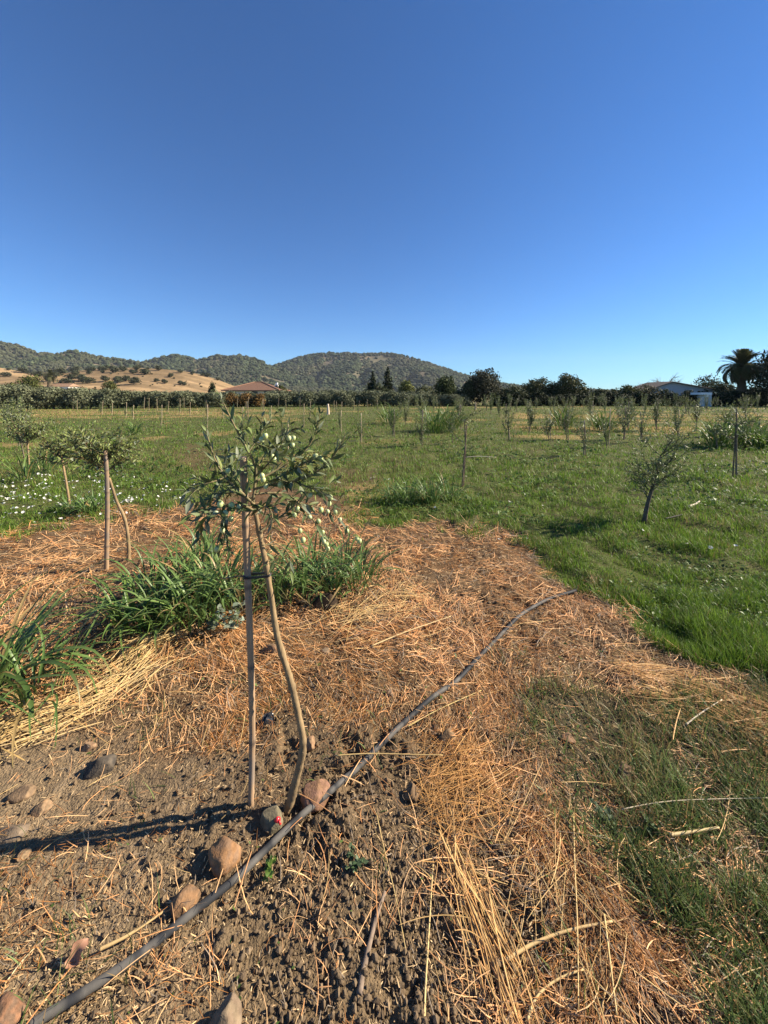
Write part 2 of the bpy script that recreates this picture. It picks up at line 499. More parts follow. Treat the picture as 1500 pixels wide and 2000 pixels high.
# ------------------------------------------------------------------ trees of the skyline
def crown(b, lobes, n, size, ca, cb, seed, shell=.6):
    g = rng(seed)
    L = np.array(lobes, float)
    w = (L[:, 3] * L[:, 4] * L[:, 5]) ** .7; w /= w.sum()
    k = g.choice(len(L), n, p=w)
    d = nrm(g.normal(size=(n, 3)))
    r = shell + (1 - shell) * g.random(n) ** .6
    r = np.where(g.random(n) < .22, g.random(n) ** .4, r)
    lump = 1 + .52 * (fbm(d[:, 0] * 3.1 + k * 7.7, d[:, 1] * 3.1 + d[:, 2] * 4.3, 3, seed) - .5) * 2
    r = r * lump
    P = L[k, :3] + d * L[k, 3:6] * r[:, None]
    N = nrm(d / L[k, 3:6] + .9 * g.normal(size=(n, 3)) / L[k, 3:6].mean())
    tint = fbm(P[:, 0] * 1.1, P[:, 1] * 1.1 + P[:, 2] * 1.3, 2, seed + 1)[:, None]
    col = np.array(ca) * (1 - tint) + np.array(cb) * tint
    col = col * (1 + .22 * g.normal(size=(n, 1))).clip(.5, 1.7)
    b.quads(P, N, size * g.uniform(.6, 1.4, n), col, g)

def lobed(h, w, nl, seed, low=.25, squash=1.):
    g = rng(seed)
    out = []
    for i in range(nl):
        f = (i + .5) / nl
        z = h * (low + (1 - low) * (.12 + .72 * f))
        prof = math.sin(math.pi * min(1, .25 + .68 * f)) ** .7
        a = g.random() * 6.28
        rr = w * .5 * prof * g.uniform(.25, .6)
        r = w * .5 * prof * g.uniform(.32, .66) + .04 * w
        out.append((rr * math.cos(a), rr * math.sin(a), z, r, r, r * g.uniform(.6, .9) * squash))
    out.append((0, 0, h * (low + (1 - low) * .45), w * .36, w * .36, h * (1 - low) * .42))
    return out

def tree_at(name, px, top, d, wpx, label, group=None, basez=0., n=2600, size=.3, ca=(.030, .042, .018), cb=(.065, .080, .030),
            nl=9, low=.15, seed=0, cat='tree', lobes=None, trunk_r=.16):
    zt = EYE - (top - HY) / F * d
    h = zt - basez; w = wpx / F * d
    X = (px - CX) / F * d
    t = thing(name, (X, d, basez), label, cat, group)
    b = MB(); crown(b, lobes or lobed(h, w, nl + 4, seed, low), int(n * 1.8), size * .74, ca, cb, seed)
    b.build('crown', M_crown, t, False)
    tb = MB(); g = rng(seed + 5)
    zz = np.linspace(-.1, h * .75, 7)
    path = np.stack([.03 * w * np.sin(zz * 1.3), .03 * w * np.cos(zz), zz], 1)
    tb.tube(path, np.linspace(trunk_r, trunk_r * .25, 7), 8, (.11, .085, .06))
    for k in range(5):
        a = g.random() * 6.28; z0 = h * g.uniform(.3, .55)
        p0 = np.array([0, 0, z0]); p1 = np.array([math.cos(a) * w * .3, math.sin(a) * w * .3, z0 + h * .25])
        tb.tube([p0, (p0 + p1) / 2 + [0, 0, .1], p1], [trunk_r * .45, trunk_r * .3, trunk_r * .12], 5, (.11, .085, .06))
    tb.build('trunk', M_bark, t)
    return t

DK = dict(ca=(.030, .040, .018), cb=(.068, .080, .032))
tree_at('round_tree', 870, 732, 50, 52, 'dark round-headed tree between the big hill and the broad dark oak', n=2200, size=.28, seed=21, low=.2, ca=(.030, .045, .015), cb=(.075, .095, .03))
tree_at('evergreen_oak', 945, 716, 47, 80, 'tall broad dark oak rising highest in the tree line', n=4200, size=.27, nl=12, low=.05, seed=22, trunk_r=.22, ca=(.034, .036, .02), cb=(.062, .062, .035))
tree_at('evergreen_oak', 916, 733, 46, 30, 'narrow dark oak pressed against the tall broad oak', n=1500, size=.27, seed=23, low=.02, **DK)
tree_at('bushy_tree', 1008, 752, 48, 62, 'low rounded dark tree just past the tall broad oak', n=2000, size=.26, seed=24, low=.0, **DK)
tree_at('pine_tree', 1050, 734, 50, 66, 'dark ragged-topped pine at the head of the hedge', n=2600, size=.28, nl=8, seed=25, low=.12, ca=(.032, .04, .014), cb=(.075, .08, .026))
tree_at('pine_tree', 1111, 726, 49, 68, 'large dark pine with a peaked ragged top above the hedge', n=3000, size=.28, nl=10, seed=26, low=.08, ca=(.034, .042, .014), cb=(.085, .088, .028))
tree_at('bushy_tree', 1176, 757, 48, 40, 'low olive-green tree beside the peaked pine', n=1300, size=.25, seed=27, low=.0, ca=(.04, .05, .016), cb=(.09, .09, .028))
tree_at('bushy_tree', 1222, 749, 48, 48, 'yellowish-green bushy tree before the grey shed gable', n=1700, size=.25, seed=28, low=.0, ca=(.05, .06, .016), cb=(.12, .11, .03))
tree_at('bushy_tree', 1378, 731, 58, 62, 'loose open-crowned tree behind the shed roof', n=900, size=.3, seed=29, low=.3, **DK)
tree_at('bushy_tree', 1412, 742, 52, 40, 'dark bush between the shed and the tall palm', n=1300, size=.25, seed=30, low=.0, **DK)
tree_at('evergreen_oak', 1512, 672, 44, 110, 'big black-green tree cut off by the edge beside the palm', n=4200, size=.3, nl=13, low=.02, seed=31, trunk_r=.25, ca=(.016, .024, .012), cb=(.032, .042, .018))
tree_at('bushy_tree', 1470, 752, 46, 60, 'dark bush at the foot of the tall palm', n=1600, size=.25, seed=32, low=.0, **DK)
tree_at('yellow_tree', 795, 738, 62, 44, 'yellow-green tree beside the pointed conifers', n=1800, size=.32, seed=33, low=.05, ca=(.08, .10, .025), cb=(.17, .17, .05))
tree_at('yellow_tree', 828, 751, 60, 46, 'dull olive tree sloping down from the yellow-green one', n=1500, size=.3, seed=34, low=.0, ca=(.06, .07, .025), cb=(.12, .12, .045))
tree_at('bushy_tree', 548, 747, 66, 36, 'dark green tree just behind the house chimney', n=1200, size=.34, seed=35, low=.0, ca=(.05, .06, .02), cb=(.09, .10, .03))
tree_at('round_tree', 414, 741, 74, 18, 'small dark tree on the end of the golden slope beside the house', n=900, size=.35, seed=36, low=.0, **DK)
tree_at('bushy_tree', 60, 728, 95, 56, 'bright green broad tree above the olive hedge before the golden slope', n=2000, size=.5, seed=37, low=.0, ca=(.05, .065, .018), cb=(.11, .12, .03))
tree_at('bushy_tree', 214, 738, 100, 34, 'olive-green bush at the foot of the golden slope', n=1300, size=.45, seed=38, low=.0, ca=(.06, .07, .02), cb=(.12, .125, .035))
tree_at('bushy_tree', 20, 744, 90, 40, 'low green bush beside the bright green broad tree', n=1300, size=.45, seed=39, low=.0, ca=(.05, .065, .018), cb=(.10, .11, .03))

tree_at('bushy_tree', 1266, 749, 50, 60, 'dull green bush hiding the long end of the grey shed', n=1300, size=.25, seed=101, low=.0, ca=(.04, .045, .02), cb=(.085, .08, .032))
tree_at('bushy_tree', 984, 755, 49, 46, 'low dark tree in the shade of the tall broad oak', n=1300, size=.25, seed=102, low=.0, **DK)
tree_at('pine_tree', 1080, 741, 50, 50, 'dark pine standing between the ragged-topped and the peaked one', n=1800, size=.26, seed=103, low=.0, ca=(.032, .04, .014), cb=(.07, .075, .026))
tree_at('bushy_tree', 1145, 752, 49, 44, 'low dark tree on the sloping shoulder of the peaked pine', n=1300, size=.25, seed=104, low=.0, **DK)
tree_at('bushy_tree', 1200, 757, 48, 40, 'small olive-green bush between the two yellowish ones', n=1100, size=.25, seed=105, low=.0, ca=(.04, .05, .016), cb=(.09, .09, .028))
tree_at('bushy_tree', 1344, 758, 49, 30, 'small dark bush right against the shed wall', n=900, size=.22, seed=106, low=.0, **DK)
tree_at('bushy_tree', 1432, 748, 49, 44, 'dark bush merging with the palm trunk', n=1200, size=.25, seed=107, low=.0, **DK)
tree_at('bushy_tree', 898, 757, 47, 36, 'low dark bush filling the gap left of the tall broad oak', n=1000, size=.25, seed=108, low=.0, **DK)
# conifers: tiers of drooping branches
def conifer(px, top, d, wpx, label, seed):
    zt = EYE - (top - HY) / F * d; w = wpx / F * d
    t = thing('conifer', ((px - CX) / F * d, d, 0), label, 'tree', 'pointed conifers before the big hill')
    g = rng(seed); lobes = []
    for k in range(16):
        f = k / 15
        r = w * .5 * (1 - f) ** .8 + .12
        for q in range(3):
            a = g.random() * 6.28
            lobes.append((math.cos(a) * r * .55, math.sin(a) * r * .55, zt * (.08 + .9 * f), r * .55, r * .55, zt * .035 + .1))
    b = MB(); crown(b, lobes, 2400, .3, (.018, .026, .013), (.038, .048, .02), seed, .5)
    b.build('crown', M_crown, t, False)
    tb = MB(); tb.tube([(0, 0, -.1), (0, 0, zt * .5), (0, 0, zt * .97)], [.16, .09, .02], 7, (.09, .07, .05)); tb.build('trunk', M_bark, t)
conifer(728, 727, 58, 22, 'slimmer of the two pointed dark conifers, nearer the house', 41)
conifer(757, 717, 60, 30, 'taller of the two pointed dark conifers, beside the yellow-green tree', 42)
tree_at('bushy_tree', 742, 745, 57, 44, 'dark bush filling the foot between the two pointed conifers', n=1300, size=.3, seed=43, low=.0, **DK)

# palms: arched fronds with two rows of leaflets
def frond_mesh(seed, L, droop, nl=46):
    g = rng(seed); b = MB()
    t = np.linspace(0, 1, 14)
    ang = .95 - droop * t ** 1.3 * 2.2
    step = L / 13
    P = np.zeros((14, 3))
    for i in range(1, 14):
        P[i] = P[i - 1] + step * np.array([math.cos(ang[i]), 0, math.sin(ang[i])])
    b.tube(P, np.linspace(.035, .008, 14), 5, (.10, .11, .04))
    k = np.repeat(np.linspace(.12, .99, nl), 2)
    side = np.tile([1, -1], nl)
    B = np.stack([np.interp(k, t, P[:, a]) for a in range(3)], 1)
    T = nrm(np.stack([np.interp(k, t, np.gradient(P[:, a])) for a in range(3)], 1))
    D = T * .75 + np.stack([0 * k, side * .75, .12 + 0 * k], 1) + .08 * g.normal(size=(len(k), 3))
    LL = L * .2 * (np.sin(math.pi * (.15 + .8 * k)) + .15)
    b.leaves(B, D, np.tile([0, 0, 1.], (len(k), 1)), LL, .085, var(g, len(k), (.060, .072, .026), (.120, .120, .048)), 2, .25, .1, np.array([.5, 1, .08]))
    return b.mesh('frond', M_blade)

def palm(px, top, d, h_trunk, L, nf, label, seed, name='palm_tree'):
    g = rng(seed)
    t = thing(name, ((px - CX) / F * d, d, 0), label, 'palm')
    tb = MB(); zz = np.linspace(-.1, h_trunk, 22)
    rr = .26 * (1 + .12 * (np.arange(22) % 2)) * (1 - .1 * zz / h_trunk)
    rr[-4:] *= np.array([1.15, 1.35, 1.3, .8])
    tb.tube(np.stack([.012 * zz ** 2, 0 * zz, zz], 1), rr * L / 1.75, 12, (.095, .075, .05), True, .25, seed)
    tb.build('trunk', M_bark, t)
    ms = [frond_mesh(seed * 10 + q, L * (.9 + .08 * q), dr) for q, dr in enumerate((.2, .5, .9, 1.25))]
    for k in range(nf):
        f = k / nf
        o = link('frond', ms[min(3, int(f * 4))], t)
        o.location = (.012 * h_trunk ** 2, 0, h_trunk - .05 * f)
        o.rotation_euler = (0, [-.5, -.25, .1, .5][min(3, int(f * 4))] + g.normal() * .12, k * 2.4 + g.normal() * .2)
palm(1447, 678, 46, 4.35, 2.75, 84, 'tall palm with drooping fronds against the sky beside the dark tree', 51)
palm(722, 745, 60, 1.9, 1.5, 30, 'small bushy palm before the big hill beside the conifers', 52)
palm(94, 722, 150, 7.6, 3.6, 28, 'tiny distant palm on the golden slope near the long low farmhouse', 53)

# bare twiggy tree over the shed roof
def bare_tree(px, top, d, wpx, label, seed):
    zt = EYE - (top - HY) / F * d; w = wpx / F * d; g = rng(seed)
    t = thing('bare_tree', ((px - CX) / F * d, d, 0), label, 'tree')
    b = MB(); tw = MB()
    b.tube([(0, 0, -.1), (.05, 0, zt * .3), (0, 0, zt * .55)], [.14, .1, .07], 7, (.13, .10, .075))
    for k in range(16):
        a = g.random() * 6.28; p = np.array([0, 0, zt * g.uniform(.3, .55)]); q = p + [math.cos(a) * w * .3 * g.uniform(.5, 1.4), math.sin(a) * w * .3, zt * g.uniform(.15, .4)]
        b.tube([p, (p + q) / 2 + [0, 0, .1], q], [.05, .035, .02], 5, (.13, .10, .075))
        for m in range(9):
            e = q + g.normal(size=3) * [.5, .5, .3] + [0, 0, .15]
            s = p + (q - p) * g.uniform(.4, 1)
            tw.tube([s, (s + e) / 2 + g.normal(size=3) * .06, e], [.022, .016, .008], 3, (.16, .12, .085), False)
    b.build('trunk', M_bark, t); tw.build('twigs', M_bark, t)
bare_tree(1303, 731, 60, 60, 'leafless twiggy tree behind the peak of the grey shed', 55)
bare_tree(1262, 745, 58, 40, 'low leafless tree at the end of the grey shed roof', 56)

# dark conifer hedge in front of the shed
hedge_proto = []
for s in range(4):
    b = MB(); crown(b, lobed(1.9, 2.3, 7, 600 + s, 0.), 1500, .2, (.018, .026, .012), (.036, .045, .018), 600 + s)
    hedge_proto.append(b.mesh('foliage', M_crown, False))
g = rng(61)
for k, px in enumerate(np.linspace(968, 1480, 26)):
    d = 45 + g.normal() * .5
    sh = thing('hedge_shrub', ((px - CX) / F * d, d, 0), 'dark clipped shrub in the continuous hedge before the grey shed and pines', 'shrub', 'shrubs of the dark hedge')
    o = link('foliage', hedge_proto[k % 4], sh)
    sh.scale = (g.uniform(.9, 1.15), 1, g.uniform(.78, 1.08)); sh.rotation_euler = (0, 0, g.random() * 6)
tree_at('conifer_shrub', 1302, 757, 47, 34, 'pointed dark shrub before the shed wall', n=900, size=.22, seed=64, low=0, nl=6, cat='shrub', **DK)
tree_at('conifer_shrub', 1352, 763, 47, 22, 'small dark shrub before the shed wall near the white doorway', n=700, size=.2, seed=65, low=0, nl=6, cat='shrub', **DK)

# grove of olive trees along the far side of the field
olive_proto = []
for s in range(6):
    b = MB(); crown(b, lobed(2.5, 2.4, 9, 700 + s, .06), 2600, .15, (.085, .098, .050), (.185, .195, .115), 700 + s, .55)
    tb = MB()
    tb.tube([(0, 0, -.1), (.05, .02, .4), (0, .05, 1.2), (.1, 0, 1.9)], [.09, .07, .05, .02], 7, (.12, .10, .075))
    olive_proto.append((b.mesh('crown', M_crown, False), tb.mesh('trunk', M_bark)))
def grove(n, pxs, d0, d1, tops, label, group, seed, wid=1.):
    g = rng(seed)
    for k, px in enumerate(np.linspace(pxs[0], pxs[1], n)):
        d = np.interp(px, pxs, (d0, d1)) + g.normal() * .35
        X = (px - CX) / F * d
        zt = EYE - (np.interp(px, *tops) - HY) / F * d
        t = thing('olive_tree', (X, d, 0), label, 'tree', group, g.random() * 6.28)
        cm, tm = olive_proto[(k * 5 + seed) % 6]
        link('crown', cm, t); link('trunk', tm, t)
        sz = zt / 2.5 * g.uniform(.88, 1.08)
        t.scale = (wid * g.uniform(.85, 1.15), wid * g.uniform(.85, 1.15), sz)
grove(34, (-160, 425), 33, 41, ((-160, 0, 100, 250, 425), (742, 747, 752, 760, 764)), 'grey-green olive tree in the dense front row before the golden slope', 'olive trees of the front row', 71, 1.05)
grove(30, (-150, 420), 46, 50, ((-150, 0, 200, 420), (743, 747, 757, 763)), 'grey-green olive tree in the second row behind the dense front one', 'olive trees of the second row', 72, 1.3)
grove(30, (505, 905), 43, 45, ((505, 600, 760, 905), (765, 762, 762, 770)), 'grey-green olive tree in the line between the house and the dark oak', 'olive trees between house and oak', 73, 1.)
grove(7, (436, 540), 44, 44, ((436, 540), (763, 765)), 'grey-green olive tree standing before the tiled house wall', 'olive trees before the house', 75, 1.)
grove(20, (535, 900), 52, 54, ((535, 900), (760, 762)), 'olive tree in the row behind the line between house and oak', 'olive trees of the row behind', 74, 1.2)
for k, (px, w, lab) in enumerate(((452, 34, 'rusty brown bush at the house end of the olive row'), (480, 40, 'widest rusty brown bush right in front of the tiled house'),
                                  (508, 30, 'rusty olive bush ending the brown clump before the tiled house'))):
    tree_at('rusty_bush', px, 765, 42, w, lab, 'rusty bushes before the house', n=1200, size=.17, seed=76 + k, low=0, cat='bush', ca=(.085, .055, .02), cb=(.19, .11, .035))

# scattered oaks on the golden slope
oak_proto = []
for s in range(4):
    b = MB(); crown(b, lobed(5., 6.5, 8, 800 + s, .12), 700, .75, (.038, .045, .022), (.075, .08, .04), 800 + s)
    tb = MB(); tb.tube([(0, 0, -.6), (.1, 0, 1.), (0, .1, 3.)], [.35, .28, .15], 6, (.10, .08, .06))
    oak_proto.append((b.mesh('crown', M_crown, False), tb.mesh('trunk', M_bark)))
g = rng(81)
oaks = [(147, 729, 1.), (175, 727, .8), (206, 741, 1), (223, 724, 1.15), (230, 744, 1.2), (246, 741, 1.1), (262, 747, 1.25), (258, 726, .8), (283, 728, 1.2), (305, 742, .7), (322, 745, .8),
        (333, 733, .8), (352, 747, .75), (360, 749, .7), (352, 725, .8), (376, 727, .7), (405, 732, .8), (425, 737, .7), (140, 739, 1.1), (160, 741, 1.2), (170, 745, 1.1), (110, 733, 1.1),
        (120, 728, 1.2), (96, 740, 1.1), (130, 745, .9), (265, 719, 1), (310, 720, 1), (180, 721, .9), (200, 720, 1), (150, 722, 1.1), (75, 733, 1.1), (45, 722, 1.2), (12, 732, 1.), (237, 719, .9), (395, 730, .6)]
oaks += [(g.uniform(-30, 300), g.uniform(716, 727), g.uniform(.4, .9)) for _ in range(26)] + [(g.uniform(80, 440), g.uniform(726, 757), g.uniform(.15, .35)) for _ in range(40)]
for k, (px, py, sc) in enumerate(oaks):
    ss = np.linspace(.02, .99, 120)
    x_ = (px - CX) / F * (215 + 115 * ss)
    pts = s_gold(x_, ss)
    pv = HY - (pts[:, 2] - EYE) / pts[:, 1] * F
    q = pts[np.argmin(np.abs(pv - (py + 4)))]
    t = thing('oak_tree', q, 'small dark round oak among those scattered over the golden slope' if sc > .38 else 'tiny dark scrub bush dotting the golden slope', 'tree' if sc > .38 else 'bush', 'oaks scattered on the golden slope' if sc > .38 else 'scrub on the golden slope', g.random() * 6)
    cm, tm = oak_proto[k % 4]
    link('crown', cm, t); link('trunk', tm, t); t.scale = (sc, sc, sc * .85)

# ------------------------------------------------------------------ buildings
def house():
    d = 62.; s = d / F
    x0, x1 = (432 - CX) * s, (546 - CX) * s
    t = thing('tiled_house', ((x0 + x1) / 2, d, 0), 'low house with a hipped brown tile roof and white chimney behind olive trees', 'house')
    hw = (x1 - x0) / 2; ze = EYE - (762 - HY) * s; za = EYE - (745 - HY) * s; dp = 8.
    b = MB(); b.box((-hw + .5, 0.4, -.2), (hw - .5, dp - .4, ze - .06), (.72, .68, .60)); b.build('wall', M_wall, t, False)
    b = MB(); rx = -hw + (482 - 432) * s
    n = 40
    ridge0, ridge1 = np.array((rx, dp / 2, za)), np.array((rx + 1.2, dp / 2, za))
    v = [(-hw, -.1, ze), (hw, -.1, ze), (hw, dp + .1, ze), (-hw, dp + .1, ze), ridge0, ridge1, (-hw, -.1, ze - .14), (hw, -.1, ze - .14), (hw, dp + .1, ze - .14), (-hw, dp + .1, ze - .14)]
    b.add(v, [(0, 1, 5, 4), (2, 3, 4, 5), (6, 7, 1, 0), (7, 8, 2, 1), (8, 9, 3, 2), (9, 6, 0, 3), (9, 8, 7, 6)], [(1, 2, 5), (3, 0, 4)], (.18, .105, .072))
    for a, e in ((v[0], ridge0), (v[1], ridge1), (ridge0, ridge1)):
        b.tube([np.array(a) + (0, 0, .02), np.array(e) + (0, 0, .04)], .09, 6, (.30, .17, .11))
    roof = b.build('roof', M_tile, t, False)
    cx = (527 - CX) * s - (x0 + x1) / 2
    b = MB(); b.box((cx - .28, dp * .5 - .3, ze), (cx + .28, dp * .5 + .3, EYE - (750 - HY) * s), (.8, .78, .74)); b.box((cx - .16, dp * .5 - .16, EYE - (750 - HY) * s), (cx + .16, dp * .5 + .16, EYE - (746 - HY) * s), (.8, .78, .74))
    b.build('chimney', M_wall, roof, False)
    for xx in (-hw + 1.6, 0.6, hw - 2.2):
        b = MB(); b.box((xx - .45, .34, .8), (xx + .45, .395, 1.8), (.05, .055, .06)); b.build('window', M_plastic, t, False)
house()

def shed():
    d = 53.; s = d / F
    X0 = (1311 - CX) * s
    t = thing('shed', (X0, d, 0), 'long pale grey shed with a low gable roof behind the dark hedge', 'shed')
    xl, xr_ = (1258 - CX) * s - X0, (1397 - CX) * s - X0
    zl, zr, za = EYE - (763 - HY) * s, EYE - (760.5 - HY) * s, EYE - (745.5 - HY) * s
    L = 4.5
    b = MB()
    v = [(xl + .25, 0, -.2), (xr_ - .3, 0, -.2), (xr_ - .3, 0, zr - .05), (0, 0, za - .1), (xl + .25, 0, zl - .02)]
    v2 = [(p[0], L, p[2]) for p in v]
    b.add(v + v2, [(0, 1, 2, 3), (5, 8, 7, 6), (0, 5, 6, 1), (1, 6, 7, 2), (0, 4, 9, 5)], [(0, 3, 4), (5, 9, 8)], (.44, .46, .49))
    b.build('wall', M_wall, t, False)
    for (xe, ze) in ((xl, zl), (xr_, zr)):
        b = MB()
        n = 60
        yy = np.linspace(-.35, L + .3, n)
        wv = .025 * (np.arange(n) % 2)
        top = np.array([[(0, q, za + w + .02), (xe, q, ze + w + .02)] for q, w in zip(yy, wv)]).reshape(-1, 3)
        bot = top - (0, 0, .11)
        i = np.arange(n - 1) * 2
        q = np.vstack([np.stack([i, i + 1, i + 3, i + 2], 1), np.stack([i + 2 * n, i + 2 + 2 * n, i + 3 + 2 * n, i + 1 + 2 * n], 1), [[0, 2 * n, 2 * n + 1, 1]], np.stack([i + 1, i + 1 + 2 * n, i + 3 + 2 * n, i + 3], 1)])
        b.add(np.vstack([top, bot]), q, None, (.17, .145, .12))
        b.build('roof_slope', M_tile, t, False)
shed()
def doorway():
    d = 43.2; s = d / F
    X0 = (1380 - CX) * s
    t = thing('doorway', (X0, d, 0), 'bright white porch doorway at the end of the shed hedge', 'doorway')
    zt = EYE - (766.5 - HY) * s
    w = 20 * s / 2
    b = MB(); b.box((-w - .12, 0, zt - .26), (w + .05, 1.4, zt), (.8, .8, .78)); b.build('lintel', M_wall, t, False)
    for a, e in ((-w * .05, w * .62), (w * .86, w * 1.04)):
        b = MB(); b.box((a, .05, -.2), (e, 1.35, zt - .264), (.8, .8, .78)); b.build('jamb', M_wall, t, False)
    b = MB(); b.box((w * .18, -.02, .1), (w * .45, .047, 1.1), (.35, .36, .37)); b.build('door_panel', M_wall, t, False)
doorway()
def white_wall_far():
    d = 150.; s = d / F
    t = thing('farmhouse', ((115 - CX) * s, d, .1), 'small distant white farmhouse with a low brown roof below the golden slope', 'house')
    b = MB(); b.box((-3.6, 0, -2), (3.6, 6, 3.9), (.75, .72, .66)); b.build('wall', M_wall, t, False)
    b = MB(); b.add([(-4, -.4, 3.95), (4, -.4, 3.95), (4, 6.4, 3.95), (-4, 6.4, 3.95), (-3.9, 3, 5.3), (3.2, 3, 5.3)], [(0, 1, 5, 4), (2, 3, 4, 5), (3, 2, 1, 0)], [(1, 2, 5), (3, 0, 4)], (.27, .17, .11)); b.build('roof', M_tile, t, False)
white_wall_far()

# ------------------------------------------------------------------ ground cover
def in_view(g, n, py0, py1, wide=1.2):
    """ground points spread so that far ground is covered as evenly as near ground, well past both sides of the view"""
    py = g.uniform(py0, py1, n)
    d = EYE * F / (py - HY)
    x = g.uniform(-wide, wide, n) * (d + .4)
    return x, d

def blades(b, x, y, g, L, W, col, lean=.5, bend=.9, segs=3, fold=.15, z0=-.005):
    n = len(x)
    az = g.random(n) * 6.283
    th0 = np.abs(g.normal(size=n)) * lean
    bd = g.uniform(.2, 1, n) * bend
    t = np.arange(segs + 1) / segs
    th = th0[:, None] + bd[:, None] * t
    st = (L / segs)[:, None]
    hx = np.concatenate([np.zeros((n, 1)), np.cumsum(np.sin(th[:, :-1]) * st, 1)], 1)
    hz = np.concatenate([np.zeros((n, 1)), np.cumsum(np.cos(th[:, :-1]) * st, 1)], 1)
    P = np.stack([x[:, None] + hx * np.cos(az)[:, None], y[:, None] + hx * np.sin(az)[:, None], (H(x, y, False) + z0)[:, None] + hz], 2)
    sa = az + 1.57 + g.normal(size=n) * .5
    S = np.stack([np.cos(sa), np.sin(sa), 0 * sa], 1)[:, None]
    w = (W[:, None] * .5 * np.maximum(.06, 1 - t ** 2.2))[..., None]
    V = np.stack([P - S * w, P + S * w], 2)
    b.ribbons(V, col)

def ground_straw(b, x, y, g, L, W, col, az=None, pitch=.14, curl=.6, segs=4, lift=.004, fine=False):
    n = len(x)
    if az is None: az = g.random(n) * 6.283
    cv = g.normal(size=n) * curl
    t = np.linspace(-.5, .5, segs + 1)
    a = az[:, None] + cv[:, None] * t
    st = L[:, None] / segs
    dx, dy = np.cos(a) * st, np.sin(a) * st
    X = x[:, None] + np.cumsum(dx, 1) - dx[:, :1] * (segs + 1) / 2
    Y = y[:, None] + np.cumsum(dy, 1) - dy[:, :1] * (segs + 1) / 2
    zz = H(X.ravel(), Y.ravel(), fine).reshape(X.shape)
    zz = zz * .5 + zz.mean(1, keepdims=True) * .5
    zz = zz + (g.normal(size=n) * pitch)[:, None] * t * L[:, None] + (np.abs(g.normal(size=n)) * lift + lift * .8)[:, None] + (g.normal(size=n) * .07 * L)[:, None] * (t ** 2 - .1)
    zz = np.maximum(zz, H(X.ravel(), Y.ravel(), False).reshape(X.shape) - .004)
    P = np.stack([X, Y, zz], 2)
    T = np.stack([-np.sin(a), np.cos(a), 0 * a], 2)
    w = (W[:, None] * np.interp(t, [-.5, -.3, .35, .5], [.7, 1, .9, .35]))[..., None] * .5
    up = np.array([0, 0, 1.]) * w * .75
    V = np.stack([P - T * w, P + up, P + T * w], 2)
    b.ribbons(V, col)

STRAW_A, STRAW_B = (.80, .50, .24), (.55, .24, .080)
RUST_A, RUST_B = (.50, .235, .065), (.26, .10, .026)

# short field grass
g = rng(200)
b = MB()
x, y = in_view(g, 620000, 786, 1620, 1.25)
m = masks(x, y)
pat = fbm(x * .9, y * .9, 4, 210)
keep = g.random(len(x)) < np.clip(m[0] * (1.05 - .4 * m[4]) * (.75 + .9 * sst((pat - .3) / .2)) + m[3] * 0, 0, 1)
x, y, pat = x[keep], y[keep], pat[keep]
n = len(x)
pat2 = fbm(x * .5, y * .5, 3, 220); pat3 = fbm(x * 3, y * 3, 2, 230)
col = var(g, n, (.072, .150, .014), (.165, .245, .030), .32)
dryk = (g.random(n) < .04 + .30 * sst((pat2 - .5) / .15) * (pat3 > .45))[:, None]
col = np.where(dryk, var(g, n, (.26, .20, .085), (.19, .15, .06), .2), col)
lush = sst((pat2 - .35) / -.2)[:, None]
col = col * (1 - .3 * lush) + np.array((.055, .14, .018)) * .3 * lush
L = g.uniform(.022, .064, n) * (.50 + 1.3 * sst((fbm(x * 5, y * 5, 2, 231) - .3) / .4)) * (.7 + .8 * pat3) * (1 + .01 * y)
W = np.maximum(.0028, .0011 * y) * g.uniform(.7, 1.4, n)
blades(b, x, y, g, L, W, col)
fg = b.build('field_grass', M_grass)
tag(fg, 'short green grass with dry tips covering the field', 'grass', None, 'stuff')

# thin dark grass and clover among the straw, bottom corner
b = MB()
x, y = in_view(g, 300000, 1260, 2350, 1.45)
m = masks(x, y)
pat = fbm(x * 4, y * 4, 3, 240)
keep = g.random(len(x)) < np.clip(m[3] * (.16 + 1.1 * sst((pat - .33) / .18)) + (m[1] * .06 + m[2] * .012) * sst((pat - .55) / .1), 0, 1)
x, y = x[keep], y[keep]; n = len(x)
col = var(g, n, (.070, .118, .030), (.150, .190, .055), .28)
dk = g.random(n) < .10 + .4 * sst((fbm(x * 3.3, y * 3.3, 3, 243) - .45) / .2)
col[dk] = var(g, dk.sum(), (.30, .22, .10), (.20, .13, .055), .2)
blades(b, x, y, g, g.uniform(.03, .11, n), g.uniform(.0018, .0042, n), col, 1., 1.2, 4)
tg = b.build('thin_grass', M_grass)
tag(tg, 'thin dark green grass mixed with dry stems in the near corner', 'grass', None, 'stuff')

# leafy low weeds in the field and around the pipe
b = MB()
x, y = in_view(g, 60000, 800, 1250, 1.2)
m = masks(x, y)
pat = fbm(x * .8, y * .8, 3, 250)
keep = g.random(len(x)) < m[0] * sst((pat - .5) / .12) * .8
x, y = x[keep], y[keep]
x2, y2 = in_view(g, 26000, 1230, 2350, 1.4)
m2 = masks(x2, y2); p2 = fbm(x2 * 5, y2 * 5, 3, 260)
k2 = g.random(len(x2)) < (m2[3] * .5 + m2[1] * .16 + m2[2] * .03) * sst((p2 - .52) / .08)
x, y = np.concatenate([x, x2[k2]]), np.concatenate([y, y2[k2]])
n = len(x)
B = np.stack([x, y, H(x, y, False) + g.random(n) ** 2 * np.minimum(.012 * y + .008, .16)], 1)
D = g.normal(size=(n, 3)); D[:, 2] = np.abs(D[:, 2]) * .6
U = np.tile([0, 0, 1.], (n, 1)) + .3 * g.normal(size=(n, 3))
